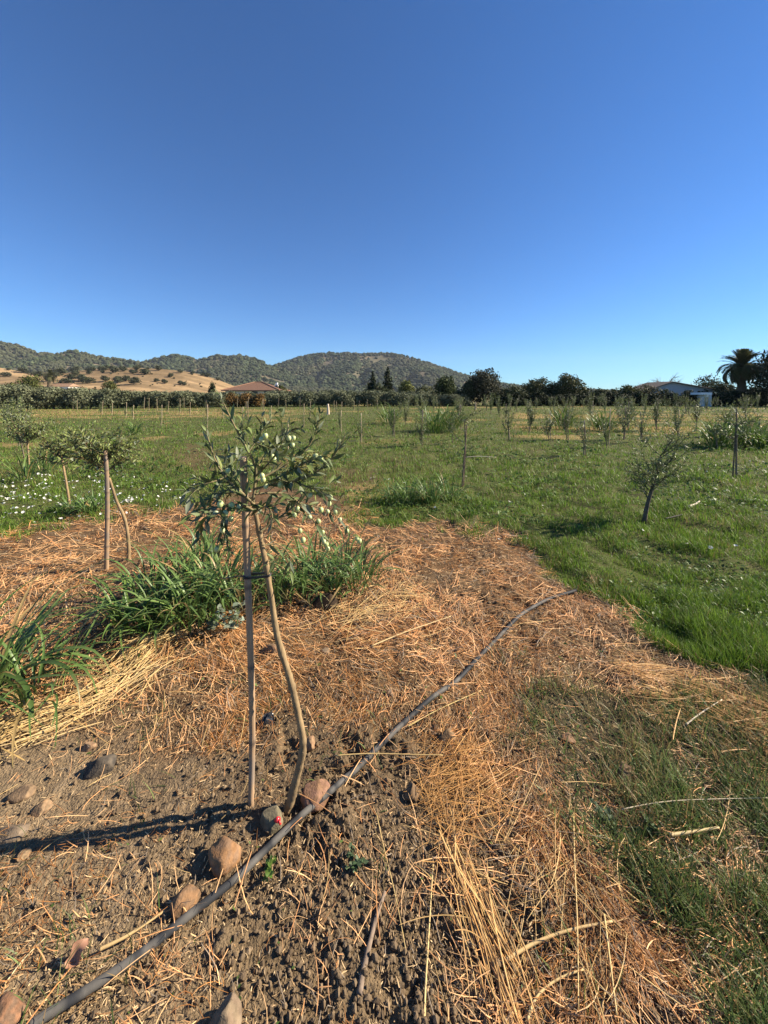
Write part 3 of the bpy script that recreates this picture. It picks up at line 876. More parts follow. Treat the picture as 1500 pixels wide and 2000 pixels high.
sz = np.clip(.010 * y, .009, .10) * g.uniform(.6, 1.3, n)
b.leaves(B, D, U, sz, sz * .55, var(g, n, (.055, .11, .022), (.12, .18, .04), .2), 2, .2, .2)
lw = b.build('leafy_weeds', M_grass)
tag(lw, 'low leafy green weeds growing through the grass and litter', 'weeds', None, 'stuff')

# taller stubble and seed stalks toward the far side
b = MB()
x, y = in_view(g, 90000, 788, 850, 1.2)
m = masks(x, y)
pat = fbm(x * .25, y * .25, 3, 270)
keep = g.random(len(x)) < .10 + .45 * np.clip(m[4], 0, 1) + .12 * (pat > .5)
x, y = x[keep], y[keep]; n = len(x)
dr = masks(x, y)[4]
grn = g.random(n) < .93 * (1 - .6 * dr)
col = var(g, n, (.42, .28, .12), (.30, .19, .08), .2); col[grn] = var(g, grn.sum(), (.085, .145, .026), (.16, .22, .045), .2)
blades(b, x, y, g, g.uniform(.04, .17, n) * (.5 + .02 * y), .0011 * y * g.uniform(.6, 1.2, n), col, .2, .4)
tag(b.build('field_stubble', M_grass), 'taller dry stubble and weeds along the far side of the field', 'stubble', None, 'stuff')

# straw litter
def straw_layer(name, label, n, py0, py1, wfun, L0, L1, W0, W1, ca, cb, seed, curl=.6, pitch=.14, lift=.004, segs=4, wide=1.35):
    g = rng(seed); b = MB()
    x, y = in_view(g, n, py0, py1, wide)
    m = masks(x, y)
    keep = g.random(len(x)) < wfun(m, x, y)
    x, y = x[keep], y[keep]; n = len(x)
    sc = np.maximum(.8, .50 * y)
    flow = fbm(x * .9, y * .9, 2, 333) * 9 + .3
    ground_straw(b, x, y, g, (L0 + (L1 - L0) * g.random(n) ** 2) * np.minimum(sc, 1.6), g.uniform(W0, W1, n) * sc, np.where(g.random((n, 1)) < .13, var(g, n, (.34, .275, .20), (.20, .15, .10), .2), var(g, n, ca, cb, .26)), flow + g.normal(size=n) * .75, pitch, curl, segs, lift)
    tag(b.build(name, M_straw), label, 'straw', None, 'stuff')
clump = lambda x, y, s, f=3.: sst((fbm(x * f, y * f, 3, s) - .40) / .20) * (.25 + .75 * sst((fbm(x * f * 3.3, y * f * 3.3, 2, s + 50) - .36) / .22))
straw_layer('straw_litter', 'dense pale and orange straw litter over the soil', 230000, 985, 2300,
            lambda m, x, y: np.clip(m[1] * (.10 + 1.05 * clump(x, y, 301, 2.2) * (.45 + .55 * sst((y - 1.6) / 1.2))) + m[2] * .05 * clump(x, y, 302, 5) * (1 + 2.5 * (m[5] > 850)) + m[3] * .17 * clump(x, y, 303), 0, 1),
              .02, .17, .0011, .0036, STRAW_A, STRAW_B, 301, .6, .34, .009)
straw_layer('rusty_litter', 'fine curly rust orange plant fibres among the straw', 190000, 985, 2200,
            lambda m, x, y: np.clip((m[1] * 1.0 + m[2] * .10 * (1 + 2 * (m[5] > 850)) + m[3] * .16) * clump(x, y, 304, 1.7), 0, 1) * .8,
            .03, .11, .0009, .0022, RUST_A, RUST_B, 302, 1.7, .4, .009)
straw_layer('straw_chips', 'short broken straw chips and chaff on the soil', 170000, 985, 2350,
            lambda m, x, y: np.clip(m[1] * .8 + m[2] * (.08 + .3 * clump(x, y, 306, 4)) + m[3] * .3, 0, 1),
            .006, .032, .0012, .0048, (.62, .45, .24), (.36, .22, .10), 303, .8, .3, .003, 2)
# longer loose stems, mainly in the middle foreground
straw_layer('loose_stems', 'long loose straw stems lying criss-cross in the foreground', 3600, 1180, 2350,
            lambda m, x, y: np.clip(m[1] * .35 + m[2] * .8 * sst((x - .08 * y) / .2) * clump(x, y, 307, 2.2) + m[2] * .015 + m[3] * .22, 0, 1),
            .10, .45, .0014, .0040, (.62, .43, .18), (.42, .25, .09), 304, .5, .10, .012, 8)

# loose crumbs of soil
g = rng(320); b = MB()
x, y = in_view(g, 95000, 1150, 2400, 1.4)
m = masks(x, y)
keep = g.random(len(x)) < np.clip(m[2] * np.interp(m[5], [0, 400, 600, 2000], [.10, .16, .6, .6]) + m[1] * .25 + m[3] * .15, 0, 1)
x, y = x[keep], y[keep]; n = len(x)
r = .0018 + .0085 * g.random(n) ** 4
V, Fc = ICO1
W = V[None] * (1 + .5 * (g.random((n, len(V), 1)) - .5)) * (r[:, None] * g.uniform(.7, 1.2, (n, 3)))[:, None] + np.stack([x, y, H(x, y) + r * .45], 1)[:, None]
b.add(W.reshape(-1, 3), None, (Fc[None] + (np.arange(n) * len(V))[:, None, None]).reshape(-1, 3), np.repeat(var(g, n, (.175, .125, .074), (.115, .08, .048), .12), len(V), 0))
tag(b.build('soil_crumbs', M_stone, None, False), 'loose brown soil crumbs and grit over the field earth', 'soil', None, 'stuff')

# ------------------------------------------------------------------ irrigation pipe
pp = [(20, 2030), (57, 1997), (163, 1933), (280, 1857), (367, 1787), (467, 1710), (547, 1633), (595, 1590), (648, 1548), (688, 1510), (730, 1473), (770, 1438),
      (801, 1410), (850, 1370), (892, 1336), (935, 1288), (962, 1260), (988, 1235), (1025, 1197), (1073, 1173), (1132, 1150)]
# continue past the bottom of the frame
q = np.array([gp(*p) for p in pp])
ext = q[0] + (q[0] - q[3]) * np.array([[2.4], [1.6], [.8]])
q = np.vstack([ext, q])
tt = np.arange(len(q)); ti = np.linspace(0, len(q) - 1, 240)
qx, qy = np.interp(ti, tt, q[:, 0]), np.interp(ti, tt, q[:, 1])
k = np.hanning(19); k /= k.sum()
qx = np.convolve(np.pad(qx, 9, mode='edge'), k, 'valid'); qy = np.convolve(np.pad(qy, 9, mode='edge'), k, 'valid')
qz = H(qx, qy, False)
qz = np.convolve(np.pad(qz, 9, mode='edge'), k, 'valid') + np.interp(np.hypot(qx, qy), [1.2, 1.8, 2.6], [.0180, .022, .025]) - .005 * sst((fbm(np.arange(len(qx)) * .07, np.zeros(len(qx)), 2, 77) - .5) / .2)
b = MB(); b.tube(np.stack([qx, qy, qz], 1), .0104, 16, np.array((.034, .035, .037)) + np.array((.075, .066, .052)) * sst((fbm(np.arange(len(qx)) * .3, np.zeros(len(qx)), 3, 78) - .45) / .2)[:, None], True)
pipe = b.build('irrigation_pipe', M_pipe)
tag(pipe, 'weathered black plastic irrigation pipe running diagonally over soil and straw', 'pipe')
b = MB()
ex, ey = gp(542, 1620); ez = h1(ex, ey) + .045
b.tube([(ex - .012, ey + .012, ez - .012), (ex - .002, ey + .004, ez - .002), (ex + .004, ey, ez + .002)], [.005, .0085, .0085], 10, (.55, .03, .035))
b.tube([(ex + .004, ey, ez + .002), (ex + .012, ey - .006, ez - .008)], [.004, .004], 8, (.5, .03, .03))
b.build('dripper', M_plastic, pipe)

# ------------------------------------------------------------------ stones
def stone(name, px, py, wpx, hpx, label, ca, cb, seed, ang=0., facet=0., sink=.38, tall=.62, cat='stone'):
    """px, py: middle of the stone in the photo; it rests on the ground, partly sunk"""
    x0, y0 = gp(px, py + hpx * .22)
    w = wpx / F * y0
    l = max(w * .6, hpx / F * y0 * .85)
    a, c_ = w * .5, w * .5 * tall
    bb = l * .55
    V, Fc = ico(4)
    g = rng(seed)
    n3 = np.array([mnoise.noise(Vector(p * 1.4) + Vector((seed * 3.1, 0, 0))) for p in V])
    n4 = np.array([mnoise.noise(Vector(p * 4.) + Vector((seed * 1.7, 5, 0))) for p in V])
    n5 = np.array([mnoise.noise(Vector(p * 11.) + Vector((seed, 2, 0))) for p in V])
    P = V * (1 + .17 * n3 + .045 * n4 + .018 * n5)[:, None]
    for q in range(int(facet) + 3):
        d = nrm(g.normal(size=3)); d[2] = abs(d[2]) * .8; d = nrm(d)
        lim = g.uniform(.55, .8)
        over = np.maximum(0, P @ d - lim)
        P = P - over[:, None] * d * .96
    P = P * np.array([a, bb, c_])
    ca_, sa = math.cos(ang), math.sin(ang)
    P = np.stack([P[:, 0] * ca_ - P[:, 1] * sa, P[:, 0] * sa + P[:, 1] * ca_, P[:, 2]], 1)
    k = sst((np.array([mnoise.noise(Vector(p * 2.3) + Vector((0, seed * 2.3, 1))) for p in V]) + .35) / .7)[:, None]
    b = MB(); b.add(P, None, Fc, (np.array(ca) * (1 - k) + np.array(cb) * k) * np.array((.62, .585, .54)))
    o = b.build(name, M_stone)
    o.location = (x0, y0, h1(x0, y0) + c_ * (1 - 2 * sink) * .9)
    tag(o, label, cat)
    return o
TAN, TANB = (.40, .24, .13), (.33, .21, .13)
stone('stone', 440, 1655, 60, 64, 'smooth orange-tan oval stone beside the pipe, below the grey angular one', (.42, .24, .12), (.34, .22, .14), 1, .7, 0, .25, .75)
stone('stone', 367, 1742, 60, 46, 'brown pointed stone touching the pipe, below the orange-tan oval one', TAN, (.25, .17, .11), 2, .6, 2, .3, .6)
stone('stone', 617, 1542, 58, 55, 'reddish blocky stone between the sapling foot and the pipe', (.36, .21, .15), (.33, .20, .12), 3, .3, 4, .28, .8)
stone('stone', 533, 1592, 46, 56, 'grey-green angular stone against the pipe by the red dripper', (.27, .24, .16), (.22, .20, .14), 4, 1.2, 7, .25, .95)
stone('stone', 16, 1950, 62, 85, 'big red-brown stone cut off by the picture edge below the terracotta shard', (.36, .20, .12), (.24, .16, .11), 5, 1.1, 3, .3, .85)
stone('stone', 437, 1985, 74, 70, 'large grey-tan pointed stone at the very bottom, right of the pipe', (.33, .26, .18), (.28, .21, .15), 6, 1.4, 2, .2, .9)
stone('stone', 193, 1488, 58, 42, 'dark grey mottled stone on bare soil beside the dry orange weeds', (.17, .145, .115), (.10, .09, .08), 7, .5, 3, .3, .6)
stone('stone', 173, 1449, 28, 20, 'small pale tan stone just beyond the dark grey mottled one', (.42, .30, .19), TANB, 8, .2, 4, .3, .7)
stone('stone', 44, 1538, 44, 30, 'half buried brown stone, first of two near the flat grey one', (.34, .24, .15), (.25, .18, .12), 9, .3, 3, .4, .6)
stone('stone', 82, 1566, 32, 30, 'small half buried brown stone with a pale chipped side', (.30, .22, .14), (.42, .28, .17), 10, .9, 4, .4, .7)
stone('stone', 24, 1611, 58, 30, 'flat grey stone lying at the end of the stake shadow', (.28, .22, .16), (.25, .20, .15), 11, .1, 1, .4, .35)
stone('stone', 606, 1449, 26, 28, 'small tan stone right behind the bend of the sapling trunk', (.44, .30, .18), TANB, 12, .5, 4, .25, .9)
stone('stone', 1222, 1492, 46, 38, 'brown stone among dark grass in front of the mixed patch', (.28, .20, .14), (.24, .17, .12), 13, .4, 3, .3, .6)
stone('stone', 1110, 1432, 28, 26, 'small reddish brown stone in the straw beyond the one in dark grass', (.32, .20, .13), (.26, .18, .12), 14, .2, 3, .3, .6)
stone('stone', 535, 1268, 42, 17, 'flat tan stone in the straw right behind the sapling trunk', (.38, .27, .16), TANB, 15, .2, 3, .35, .5)
stone('stone', 634, 1271, 22, 18, 'small grey-brown pebble in the straw beyond the flat tan one', (.26, .20, .14), (.22, .17, .12), 16, .2, 2, .3, .8)
stone('stone', 762, 1356, 18, 16, 'small pale stone in the straw between sapling and pipe', (.40, .30, .20), TANB, 17, .2, 2, .3, .8)
stone('stone', 48, 1655, 28, 22, 'pale tan shard just below the dark stake shadow', (.46, .34, .20), TANB, 18, .8, 5, .3, .5)
stone('stone', 1285, 1787, 20, 12, 'tiny white pebble in the dark green grass', (.62, .58, .48), (.55, .5, .42), 19, .1, 2, .3, .6)
stone('stone', 875, 1437, 44, 24, 'broad brown clod of a stone beside the far reach of the pipe', (.27, .19, .115), (.22, .15, .09), 20, .3, 3, .35, .6)
stone('stone', 100, 1330, 26, 14, 'small reddish stone under the drooping leaves of the edge tuft', (.36, .22, .14), TANB, 21, .3, 3, .3, .6)
stone('soil_clod', 636, 1182, 50, 30, 'black-brown earth clod at the foot of the green tufts', (.085, .06, .04), (.05, .036, .025), 22, .3, 2, .2, .7, 'clod')
stone('soil_clod', 628, 1775, 24, 26, 'biggest crumbly clod in the loose soil under the pipe', (.25, .165, .095), (.21, .14, .08), 23, .3, 2, .2, .9, 'clod')
stone('soil_clod', 806, 1540, 34, 30, 'pale crumbly clod between the pipe and the long straws', (.29, .20, .12), (.22, .15, .09), 24, .3, 3, .25, .8, 'clod')

# ------------------------------------------------------------------ olive saplings
def smooth_path(pts, n):
    p = np.asarray(pts, float); t = np.arange(len(p)); u = np.linspace(0, len(p) - 1, n)
    q = np.stack([np.interp(u, t, p[:, a]) for a in range(3)], 1)
    w = max(3, n // max(2, len(p)) | 1)
    k = np.ones(w) / w
    for _ in range(2):
        q[:] = np.stack([np.convolve(np.pad(q[:, a], w // 2, mode='reflect', reflect_type='odd'), k, 'valid') for a in range(3)], 1)
    return q

LEAF_D, LEAF_E = (.070, .098, .038), (.125, .155, .060)      # upper leaf faces
LEAF_S, LEAF_Y = (.16, .185, .115), (.18, .21, .06)         # pale undersides, young yellow leaves

def shoot_leaves(b, path, g, L, W, gap, young=.25, start=.12, spread=.85):
    d = np.linalg.norm(np.diff(path, axis=0), axis=1); s = np.concatenate([[0], np.cumsum(d)])
    n = max(3, int(s[-1] * (1 - start) / gap))
    u = np.linspace(start * s[-1], s[-1], n)
    P = np.stack([np.interp(u, s, path[:, a]) for a in range(3)], 1)
    T = nrm(np.stack([np.interp(u, s, np.gradient(path[:, a])) for a in range(3)], 1))
    P, T = np.repeat(P, 2, 0), np.repeat(T, 2, 0)
    sg = np.tile([1., -1.], n)
    a0 = np.repeat(np.arange(n) * 1.57 + g.random() * 6, 2) + .35 * g.normal(size=2 * n)
    r = nrm(np.cross(T, np.array([.3, .2, 1.]) + .01)); q = np.cross(T, r)
    side = (np.cos(a0)[:, None] * r + np.sin(a0)[:, None] * q) * sg[:, None]
    sp = spread * g.uniform(.6, 1.3, 2 * n)[:, None]
    D = T * (1.25 - sp * .6) + side * sp + .12 * g.normal(size=(2 * n, 3))
    U = np.cross(np.cross(D, side), D) * 0 + np.array([0, 0, 1.]) + .55 * g.normal(size=(2 * n, 3)) - T * .4
    keep = g.random(2 * n) < .93
    tip = np.repeat(np.linspace(0, 1, n), 2)
    LL = L * g.uniform(.65, 1.2, 2 * n) * np.interp(tip, [0, .75, 1], [1, 1, .55])
    k = g.random((2 * n, 1))
    col = var(g, 2 * n, LEAF_D, LEAF_E, .15)
    col = np.where(k < .18, var(g, 2 * n, LEAF_S, (.20, .22, .14), .1), col)
    col = np.where((k > 1 - young) & (tip[:, None] > .3), var(g, 2 * n, LEAF_Y, (.13, .17, .05), .15), col)
    b.leaves(P[keep], D[keep], U[keep], LL[keep], W * (LL[keep] / L) ** .5 * g.uniform(.8, 1.2, keep.sum()), col[keep], 5, .18, .3)

V2, F2 = ICO2
def olive_mesh(seed, r):
    g = rng(seed); b = MB()
    b.add(V2 * np.array([r * .9, r * .9, r * 1.1]), None, F2, var(g, 1, (.40, .46, .19), (.50, .53, .26), .05)[0])
    b.tube([(0, 0, r * 1.05), (.001, 0, r * 1.5), (.003, .001, r * 2.1)], [.0012, .001, .0009], 5, (.16, .17, .06))
    return b.mesh('olive', M_olive_fruit)

BARK_A, BARK_B = (.30, .21, .11), (.19, .135, .075)
def knobby(b, path, rad, sides, seed, col_a=BARK_A, col_b=BARK_B):
    """bark tube with leaf-scar swellings"""
    g = rng(seed); n = len(path)
    r = np.interp(np.linspace(0, 1, n), np.linspace(0, 1, len(rad)), rad)
    r = r * (1 + .16 * (g.random(n) > .86)) * (1 + .05 * g.normal(size=n))
    k = sst(fbm(np.arange(n) * .17, np.full(n, seed * 1.3), 3, 5))[:, None]
    b.tube(path, r, sides, np.array(col_a) * (1 - k) + np.array(col_b) * k, True, .10, seed)

# the staked sapling in front
TREE = gp(566, 1572)
t = thing('olive_sapling', (0, 0, 0), 'young olive sapling with green fruit tied to the nearest weathered stake', 'olive tree')
base = np.array((*TREE, h1(*TREE)))
t.location = base
def tp(px, py, d):
    return np.array(at(px, py, d)) - base
D0 = TREE[1]
tpix = [(560, 1592), (566, 1572), (572, 1546), (581, 1512), (590, 1478), (593, 1452), (588, 1420), (577, 1370), (567, 1326), (553, 1284), (541, 1245), (535, 1205), (529, 1160), (521, 1110), (513, 1070), (506, 1036), (499, 1003), (494, 978)]
tr = smooth_path([tp(x_, y_, D0 + .02 * k / 17) for k, (x_, y_) in enumerate(tpix)], 110)
b = MB(); knobby(b, tr, [.0175, .0145, .0125, .0120, .0115, .0105, .0095, .0085], 12, 401)
g = rng(402)
for k in range(9):
    p = tr[int(20 + k * 9)]; e = g.normal(size=3) * [1, 1, .4]
    b.tube([p, p + nrm(e) * .016], [.004, .0022], 6, BARK_B)
b.build('trunk', M_bark, t)
# shoots: pixel track and the depth each point lies at relative to the trunk
shoots = [
    ([(494, 982, 0), (497, 950, .0), (503, 915, .01), (486, 882, .01), (470, 855, .02), (456, 828, .03), (444, 802, .04), (428, 772, .05)], .0055, 1),
    ([(496, 985, 0), (472, 962, -.03), (448, 942, -.05), (428, 915, -.06), (414, 885, -.06), (403, 842, -.06)], .005, 1),
    ([(500, 1000, 0), (475, 985, -.05), (450, 985, -.1), (433, 1010, -.14), (438, 1045, -.16), (447, 1078, -.17)], .0045, 1),
    ([(472, 962, -.03), (440, 962, .02), (405, 978, .08), (366, 984, .12)], .003, 1),
    ([(450, 985, -.1), (420, 990, -.12), (400, 1015, -.12), (388, 1035, -.11)], .003, 1),
    ([(497, 965, 0), (530, 962, .04), (562, 964, .08), (588, 985, .11), (610, 1012, .13), (630, 1045, .14), (640, 1068, .14)], .0045, .42),
    ([(507, 1040, 0), (532, 1020, .03), (558, 1002, .05), (578, 985, .07), (592, 965, .08), (600, 950, .08)], .0045, .5),
    ([(497, 955, 0), (535, 945, -.04), (575, 940, -.08), (615, 926, -.10), (645, 900, -.11), (662, 876, -.11), (674, 852, -.11)], .0045, 1),
    ([(500, 940, 0), (540, 918, .05), (575, 897, .09), (600, 878, .12), (618, 845, .13), (625, 808, .13)], .0045, 1),
    ([(500, 930, 0), (525, 905, -.06), (545, 880, -.09), (556, 852, -.10), (566, 830, -.10)], .0035, 1),
    ([(503, 915, .01), (515, 892, .05), (530, 868, .08), (552, 846, .10), (588, 838, .11)], .003, 1),
    ([(535, 945, -.04), (552, 925, -.1), (580, 912, -.15), (606, 900, -.17), (630, 890, -.17)], .003, 1),
    ([(530, 962, .04), (556, 978, .12), (600, 985, .18), (640, 995, .22), (668, 1018, .24), (690, 1044, .25)], .0033, .42),
    ([(575, 940, -.08), (602, 952, -.1), (632, 962, -.1), (652, 985, -.1)], .003, .9),
    ([(496, 985, 0), (480, 960, .07), (463, 935, .12), (448, 905, .14), (436, 880, .15)], .0035, 1),
    ([(512, 1065, 0), (545, 1060, .03), (565, 1080, .05), (572, 1110, .06), (556, 1122, .06)], .002, .25),
    ([(486, 882, .01), (500, 862, .04), (512, 842, .05), (520, 826, .05)], .0025, 1),
    ([(500, 1000, 0), (520, 985, -.1), (535, 1005, -.16), (528, 1040, -.18)], .0028, .9),
    ([(444, 930, -.05), (422, 940, -.1), (395, 945, -.13), (372, 965, -.15)], .0028, .9),
]
lb = MB()
for k, (pts, r, dens) in enumerate(shoots):
    path = smooth_path([tp(x_, y_, D0 + dz) for x_, y_, dz in pts], 40)
    b = MB(); knobby(b, path, [r, r * .75, r * .3], 7, 420 + k, (.21, .17, .085) if r < .0045 else (.25, .19, .10), (.15, .13, .07))
    b.build('branch', M_bark, t)
    shoot_leaves(lb, path, g, .054, .0125 if k in (0, 1, 7, 8) else .0142, .0172 / max(dens, .2), .24, spread=.55 if k in (0, 1, 7, 8, 9) else .85)
    # side twigs
    for q in range(2 + int(2 * dens)):
        i = g.integers(8, 34)
        e = nrm(nrm(path[i] - path[i - 1]) + g.normal(size=3) * .9) * g.uniform(.05, .12)
        tw = smooth_path([path[i], path[i] + e * .5 + g.normal(size=3) * .006, path[i] + e], 14)
        lb.tube(tw, np.linspace(.0018, .0008, 14), 5, (.16, .15, .07))
        shoot_leaves(lb, tw, g, .049, .0128, .0175 / max(dens, .3), .26, .2)
lb.build('foliage', M_olive_leaf, t)
om = [olive_mesh(440 + q, .0095 + .0007 * q) for q in range(4)]
fruit = [(421, 1002, -.14), (451, 1013, -.12), (440, 1003, -.13), (452, 987, -.10), (434, 1035, -.17), (424, 1073, -.17), (511, 859, -.05), (518, 852, -.05), (512, 929, -.07), (514, 937, -.07), (531, 892, -.05),
         (535, 898, -.05), (564, 856, -.08), (571, 869, .05), (616, 892, -.15), (625, 896, -.15), (606, 968, -.1), (575, 1006, .05), (581, 994, .06), (627, 996, .14), (640, 999, .2), (645, 972, -.1), (643, 984, .2),
         (592, 1055, .1), (605, 1010, .12), (630, 1040, .14), (631, 1052, .14), (637, 1063, .14), (633, 1058, .13), (678, 1037, .24), (697, 1052, .25), (702, 1057, .25), (664, 1015, .23), (586, 1037, .09), (640, 1072, .15),
         (548, 947, -.06), (520, 950, -.05), (573, 856, .07), (445, 920, -.05), (430, 985, -.12), (465, 990, -.08), (622, 1018, .14), (655, 1000, .22), (410, 1008, -.12)]
for k, (px, py, dz) in enumerate(fruit):
    o = link('olive', om[k % 4], t)
    o.location = tp(px, py, D0 + dz); o.rotation_euler = (g.normal() * .25, g.normal() * .25, g.random() * 6)
    if k % 4 == 0: o.rotation_euler.y += .5

# stakes: canes with nodes
def stake(px, py, pts, r0, r1, label, seed, dark=0., group=None):
    """pts: pixel track from foot to top at the depth of its foot"""
    x0, d = gp(px, py); z0 = h1(x0, d)
    o = np.array((x0, d, z0))
    P = smooth_path([np.array(at(a, e, d)) - o for a, e in pts], 90)
    P[0, 2] = -.06
    n = len(P); rr = np.linspace(r0, r1, n)
    g = rng(seed); cc = np.tile(np.array((.33, .22, .13)), (n, 1)) * (1 - dark)
    k = sst((fbm(np.arange(n) * .14, np.full(n, seed * 2.1), 3, seed) - .35) / .3)[:, None]
    cc = cc * (1 - .75 * k) + np.array((.22, .18, .145)) * (1 - dark) * .75 * k
    for q in range(14, n - 4, 17):
        rr[q] *= 1.13; cc[q] = (.13, .095, .07)
    b = MB(); b.tube(P, rr, 12, cc, True, .04, seed)
    s = b.build('stake', M_cane); s.location = o
    return tag(s, label, 'stake', group)
stake(490, 1567, [(490, 1567), (492, 1500), (493, 1430), (492, 1360), (490, 1290), (487, 1210), (484, 1140), (482, 1080), (480, 1030), (478, 970), (476, 930), (475, 892)], .0108, .0135, 'weathered cane stake standing upright against the nearest fruiting sapling', 451)
# dark cord round stake and trunk
SD = gp(490, 1567)[1]
b = MB()
a_ = np.array(at(483.5, 1124, SD)); c_ = np.array(at(523, 1121, D0 + .015))
ring = []
for u in np.linspace(0, 2 * math.pi, 60):
    ctr = a_ if math.cos(u) < 0 else c_
    rad = .0145 if math.cos(u) < 0 else .0115
    ring.append(ctr + np.array((rad * math.cos(u), -rad * math.sin(u), .001 * math.sin(3 * u))))
b.tube(ring, .0022, 7, (.02, .02, .022))
b.tube([p + np.array((0, 0, -.005)) for p in ring], .0022, 7, (.02, .02, .022))
b.tube(smooth_path([a_ + (-.012, -.008, 0), np.array(at(466, 1125, SD - .02)), np.array(at(448, 1128, SD - .02)), np.array(at(433, 1131, SD + .02))], 20), .002, 6, (.02, .02, .022))
tag(b.build('tie_cord', M_plastic), 'black cord tying the nearest sapling trunk to its stake', 'cord')

# crumpled black plastic
b = MB(); g = rng(460)
V, Fc = ico(3)
P = V.copy()
for q in range(9):
    d = nrm(g.normal(size=3)); P = P - np.maximum(0, P @ d - g.uniform(.3, .7))[:, None] * d * 1.3
P = P * (1 + .35 * np.array([mnoise.noise(Vector(p * 3.2)) for p in V]))[:, None] * np.array([.050, .040, .046])
b.add(P, None, Fc, (.018, .019, .022))
o = b.build('plastic_scrap', M_plastic, None, False)
x0, y0 = gp(520, 1408); o.location = (x0, y0, h1(x0, y0) + .018)
tag(o, 'crumpled black plastic scrap behind the foot of the nearest stake', 'plastic scrap')

def world_sapling(base_px, trunk_px, trunk_r, ntop, spread, hgt, label, seed, leafL=.05, leafW=.011, gap=.02, young=.35, nsub=3, flat=0., start_up=.4, bark=(BARK_A, BARK_B)):
    x0, d = gp(*base_px); z0 = h1(x0, d)
    o = np.array((x0, d, z0))
    t = thing('olive_sapling', o, label, 'olive tree')
    g = rng(seed)
    P = smooth_path([np.array(at(a, e, d)) - o for a, e in trunk_px], 50); P[0, 2] = -.04
    b = MB(); knobby(b, P, trunk_r, 9, seed, *bark); b.build('trunk', M_bark, t)
    lb = MB(); bb = MB()
    for k in range(ntop):
        i = g.integers(int(50 * start_up), 50) if k > 2 else 49
        p = P[i]
        a = k * 2.4 + g.normal() * .4
        e = np.array([math.cos(a) * spread * g.uniform(.45, 1), math.sin(a) * spread * g.uniform(.45, 1), hgt * g.uniform(.35, 1)])
        if flat: e[2] = e[2] * (1 - flat) + flat * hgt * .25 * g.uniform(-.5, 1.)
        mid = p + e * .5 + np.array([math.cos(a), math.sin(a), -.2]) * .12 * spread
        path = smooth_path([p, mid, p + e], 24)
        bb.tube(path, np.linspace(trunk_r[-1] * .6, .0012, 24), 5, bark[1])
        shoot_leaves(lb, path, g, leafL, leafW, gap, young, .15)
        for q in range(nsub):
            i2 = g.integers(5, 22)
            ee = nrm(nrm(path[i2] - path[i2 - 1]) + g.normal(size=3) * .8) * g.uniform(.08, .2) * (spread / .3)
            tw = smooth_path([path[i2], path[i2] + ee * .5 + g.normal(size=3) * .01, path[i2] + ee], 12)
            bb.tube(tw, np.linspace(.002, .0009, 12), 4, bark[1])
            shoot_leaves(lb, tw, g, leafL * .92, leafW, gap, young, .1)
    bb.build('branches', M_bark, t)
    lb.build('foliage', M_olive_leaf, t)
    return t
world_sapling((251, 1097), [(251, 1097), (252, 1060), (245, 1010), (229, 985), (221, 957), (212, 931), (206, 912), (198, 890)], [.016, .013, .012, .011, .009], 24, .29, .30,
              'olive sapling with a kinked trunk leaning on the second stake, before the white flowers', 470, .055, .0155, .022, .85, 5, .12, .75)
stake(208, 1112, [(208, 1112), (209, 1040), (210, 970), (208, 910), (205, 880)], .018, .016, 'grey weathered stake beside the kinked olive sapling', 471, .25)
world_sapling((137, 995), [(137, 995), (133, 965), (128, 935), (123, 908), (120, 890)], [.016, .014, .012, .011], 17, .34, .40,
              'bushy olive sapling behind the kinked one, rising out of white flowers', 472, .060, .017, .027, .8, 5, .1, .75)
world_sapling((58, 935), [(58, 935), (56, 905), (54, 870), (53, 855)], [.02, .018, .015, .014], 18, .40, .44,
              'olive sapling behind the long green blades, third back along the edge row', 473, .070, .019, .034, .7, 5, .1, .7)
world_sapling((1258, 1018), [(1258, 1018), (1263, 990), (1270, 965), (1277, 945), (1282, 918), (1290, 890)], [.026, .021, .017, .012, .007], 26, .34, .44,
              'feathery grey-green olive sapling leaning over its dark shadow on the grass', 474, .050, .0115, .022, .45, 4, 0., .3, ((.13, .10, .075), (.09, .07, .05)))
world_sapling((905, 947), [(905, 947), (907, 915), (910, 880), (908, 850), (907, 822)], [.014, .011, .009, .005], 12, .24, .22,
              'thin sparse sapling with a pale side twig behind the dark grass tuft', 475, .055, .014, .05, .1, 1, 0., .4, ((.15, .12, .085), (.11, .085, .06)))
world_sapling((1431, 937), [(1431, 937), (1433, 900), (1436, 860), (1437, 830)], [.011, .010, .009, .007], 15, .42, .34,
              'bushy sapling around the tall dark stake near the edge of the grass', 476, .07, .016, .045, .45, 3, 0., .5, ((.13, .10, .075), (.09, .07, .05)))
stake(1438, 937, [(1438, 937), (1438, 880), (1439, 830), (1438, 797)], .0145, .012, 'tall dark stake inside the bushy sapling near the edge of the grass', 477, .35)
stake(903, 949, [(903, 949), (905, 910), (909, 870), (911, 829)], .013, .010, 'thin dark stake of the sparse sapling with a pale twig', 478, .45)
